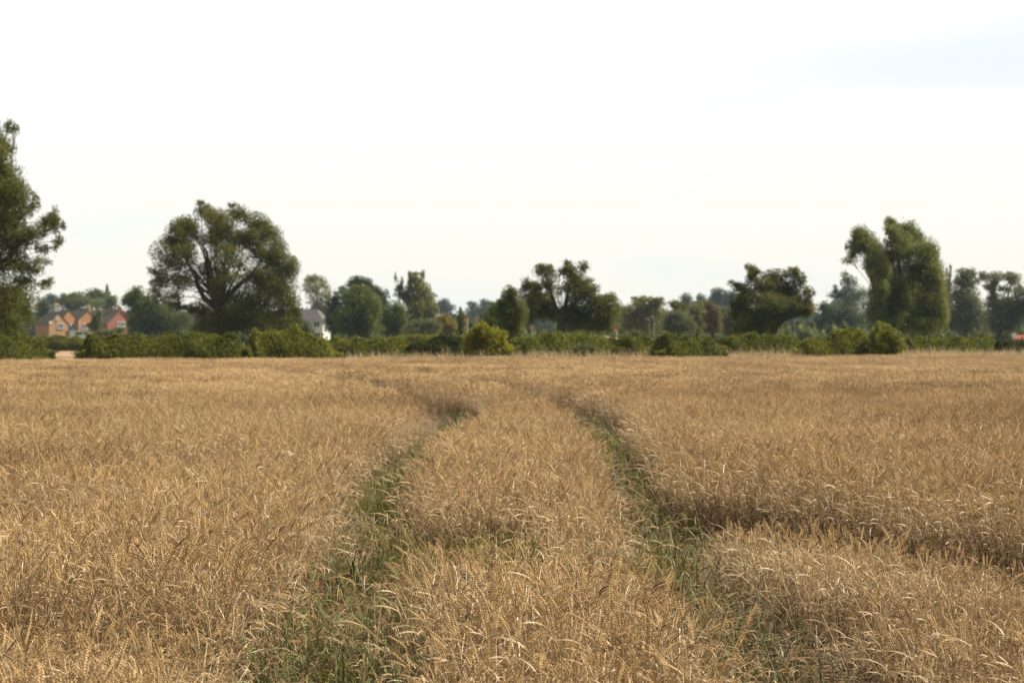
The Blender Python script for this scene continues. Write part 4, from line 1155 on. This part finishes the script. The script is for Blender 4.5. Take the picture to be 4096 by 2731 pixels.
DR = 520.0
k = DR / F
hr = empty('brick_house', (PX(484, DR), DR, 0), 'red brick house with dark roof partly hidden behind garden shrubs', 'house', rz=R(-48))
wall, roof = MB(), MB()
wing(wall, roof, 0, 0, 92 * k / .743, 12.5, PZ(1290, DR), PZ(1240, DR), over=.4)
wall.build('wall', M['brick_r'], hr)
ro = roof.build('roof', M['slate'], hr)
chimney(ro, -3.6, 0, PZ(1246, DR), PZ(1232, DR), 1.5, .8, M['brick_r'], 0)
chimney(ro, -1.0, .3, PZ(1244, DR), PZ(1230, DR), .7, .7, M['brick_r'], 1)
window(hr, 0, 0.0, PZ(1297, DR), 2.0, 1.1, 2)
b = MB()
for s in (-1, 1):
    w2 = 92 * k / .743 / 2
    p0, p1 = Vector((.16, s * (w2 + .35), PZ(1290, DR) - .38)), Vector((.16, 0, PZ(1240, DR) - .02))
    b.tube([p0, p1], [.09, .09], 4)
b.build('bargeboard', M['brick_r'], hr)

DW = 430.0
k = DW / F
hw_ = empty('white_house', (PX(1232, DW), DW, 0), 'white rendered house with grey hipped roof beneath the pale birch-like tree', 'house', rz=R(-25))
b = MB()
e, rd = PZ(1287, DW), PZ(1236, DW)
b.box((-1.0, 2.8, e / 2), (8.4, 5.6, e))
b.build('wall', M['white'], hw_)
b = MB()
a = [(-5.6, -.45, e + .003), (3.65, -.45, e + .003), (3.65, 6.05, e + .003), (-5.6, 6.05, e + .003), (-2.4, 2.8, rd), (.3, 2.8, rd)]
b.add(a, [(3, 2, 1, 0), (0, 1, 5, 4), (1, 2, 5), (2, 3, 4, 5), (3, 0, 4)])
ro = b.build('roof', M['roof_g'], hw_)
chimney(ro, 2.0, 4.0, e + 1.0, rd + .1, .7, .7, M['brick_r'], 0)
for (x, z) in ((1.9, PZ(1297, DW)), (1.9, 1.1), (-1.6, PZ(1297, DW))):
    f = MB()
    for dx in (-.65, 0, .65): f.box((x + dx, -.04, z), (.08, .12, 1.1))
    for dz in (-.55, .55): f.box((x, -.04, z + dz), (1.4, .116, .08))
    wo_ = f.build('window', M['white'], hw_)
    p = MB(); p.box((x, -.01, z), (1.3, .05, 1.08)); p.build('pane', M['glass'], wo_)

# garden wall, white van, signs and posts along the road
DG = 470.0
b = MB()
x0, x1 = PX(262, DG), PX(345, DG)
b.box(((x0 + x1) / 2, DG, .95), (x1 - x0, .25, 1.9)); b.box(((x0 + x1) / 2, DG, 1.94), (x1 - x0 + .1, .36, .09))
tag(b.build('garden_wall', [M['brick_o']]), 'low brick garden wall before the orange brick house', 'wall')
DV = 440.0
vn = empty('parked_van', (PX(328, DV), DV, 0), 'white vehicle parked in front of the orange brick house gable', 'van', rz=R(12))
b = MB()
pr = [(-2.3, .45), (2.2, .45), (2.3, .9), (2.05, 1.25), (1.35, 2.0), (-2.2, 2.05), (-2.35, 1.8)]
vsl = [(x, -.9, z) for x, z in pr] + [(x, .9, z) for x, z in pr]
n = len(pr)
b.add(vsl, [tuple(range(n)), tuple(range(2 * n - 1, n - 1, -1))] + [(i, i + n, (i + 1) % n + n, (i + 1) % n) for i in range(n)])
b.build('body', M['white'], vn)
for x in (-1.4, 1.4):
    for y in (-.82, .82):
        w_ = MB(); w_.tube([(x, y - .11, .34), (x, y + .11, .34)], [.34, .34], 14); w_.build('wheel', M['glass'], vn)
w_ = MB(); w_.box((.75, -.905, 1.5), (.9, .03, .5)); w_.box((-.6, -.905, 1.5), (1.3, .03, .5)); w_.build('side_window', M['glass'], vn)

def post(name, label, cat, px, D, ytop, panels, w=.11, arm=0.0, mat='metal'):
    r_ = empty(name, (PX(px, D), D, 0), label, cat)
    b = MB()
    h = PZ(ytop, D)
    b.tube([(0, 0, 0), (0, 0, h * .5), (0, 0, h)], [w, w * .85, w * .7], 8)
    b.build('pole', M[mat], r_)
    if arm:
        a = MB(); a.tube([(0, 0, h - .05), (arm * .6, 0, h + .12), (arm, 0, h + .1)], [.05, .05, .045], 6)
        a.build('lamp_arm', M[mat], r_)
        a = MB(); a.box((arm * 1.2, 0, h + .1), (abs(arm) * .6, .22, .12)); a.build('lamp_head', M['cement'], r_)
    for dx, py, pw, ph_, m, nm in panels:
        kk = D / F
        q = MB(); q.box((dx * kk, -w - .05, PZ(py, D)), (pw * kk, .05, ph_ * kk))
        q.box((dx * kk, -w - .01, PZ(py, D)), (pw * kk * .9, .03, ph_ * kk * .15))
        q.build(nm, M[m], r_)
    return r_
post('road_sign', 'grey roadside post with orange panel beside the small conifer', 'sign', 1871, 205, 1272, [(-11, 1278, 12, 8, 'sign_o', 'upper_panel'), (-9, 1308, 9, 8, 'sign_p', 'lower_panel')], w=.06)
post('road_sign', 'roadside sign with orange panels rising behind the yellow green bush', 'sign', 1909, 205, 1268, [(-3, 1279, 12, 13, 'sign_o', 'upper_panel'), (-1, 1308, 8, 8, 'sign_o', 'lower_panel')], w=.06)
post('road_sign', 'small orange roadside sign between dark upright tree and central tree', 'sign', 2127, 205, 1300, [(0, 1308, 10, 11, 'sign_o', 'panel')], w=.05)
post('road_sign', 'red roadside sign right of the central tree', 'sign', 2466, 205, 1302, [(0, 1312, 12, 20, 'sign_r', 'panel')], w=.05)
post('road_sign', 'pale blue white sign board at the far right', 'sign', 4056, 180, 1331, [(0, 1340, 15, 15, 'sign_w', 'panel')], w=.05)
post('street_lamp', 'taller pale lamp post before the rounded mid green tree', 'street lamp', 2617, 235, 1270, [], w=.036, arm=-.3, mat='cement')
post('street_lamp', 'shorter pale lamp post left of the taller one', 'street lamp', 2597, 245, 1278, [], w=.03, arm=-.25, mat='cement')
post('street_lamp', 'lone grey pole under the wide oak branch', 'street lamp', 3179, 220, 1276, [], w=.045, mat='cement')
DC = 232.0
rc = empty('parked_car', (PX(4084, DC), DC, 0), 'red car partly hidden by the hedge at the right edge', 'car', rz=R(84))
b = MB()
pr = [(-1.9, .3), (1.9, .3), (1.95, .75), (1.1, .9), (.55, 1.42), (-.9, 1.45), (-1.6, .95), (-1.95, .85)]
vsl = [(x, -.8, z) for x, z in pr] + [(x, .8, z) for x, z in pr]; n = len(pr)
b.add(vsl, [tuple(range(n)), tuple(range(2 * n - 1, n - 1, -1))] + [(i, i + n, (i + 1) % n + n, (i + 1) % n) for i in range(n)])
b.build('body', plain('dull_red_paint', (0.30, 0.075, 0.055), (0.36, 0.095, 0.07), 2.0, .5), rc)
w_ = MB(); w_.box((-.2, -.806, 1.15), (1.1, .02, .36)); w_.build('side_window', M['glass'], rc)
for x in (-1.2, 1.2):
    for y in (-.72, .72):
        w_ = MB(); w_.tube([(x, y - .1, .31), (x, y + .1, .31)], [.31, .31], 14); w_.build('wheel', M['glass'], rc)

# low rise with stubble beyond the hedges
b = MB()
prof = [(215, .02), (250, .85), (300, 1.42), (360, 1.50), (430, .9), (520, .02)]
nx = 16
vsl, fs = [], []
for i in range(nx + 1):
    u = i / nx
    for y, z in prof:
        vsl.append((2 + 15 * u, y, max(.02, z * .74 * min(1, 5 * u, 5 * (1 - u)) * (1 + .06 * math.sin(i * 1.7)))))
m_ = len(prof)
for i in range(nx):
    for j in range(m_ - 1):
        fs.append((i * m_ + j, (i + 1) * m_ + j, (i + 1) * m_ + j + 1, i * m_ + j + 1))
b.add(vsl, fs)
structure(b.build('hill', M['stubble'], smooth=True))

# ------------------------------------------------------------------ haze
b = MB()
b.box((0, 1270, 59), (3010, 2670, 120))
hz = b.build('haze', [bpy.data.materials.new('haze')])
hm = hz.data.materials[0]
hm.use_nodes = True
hm.cycles.volume_sampling = 'DISTANCE'
hm.cycles.homogeneous_volume = True
t = hm.node_tree
t.nodes.clear()
o_ = N(t, 'ShaderNodeOutputMaterial')
v_ = N(t, 'ShaderNodeVolumePrincipled')
v_.inputs['Color'].default_value = (0.66, 0.84, 1.0, 1)
v_.inputs['Density'].default_value = 0.00010
t.links.new(v_.outputs[0], o_.inputs['Volume'])
tag(hz, 'thin pale haze in the air over field and trees', 'haze', kind='stuff')
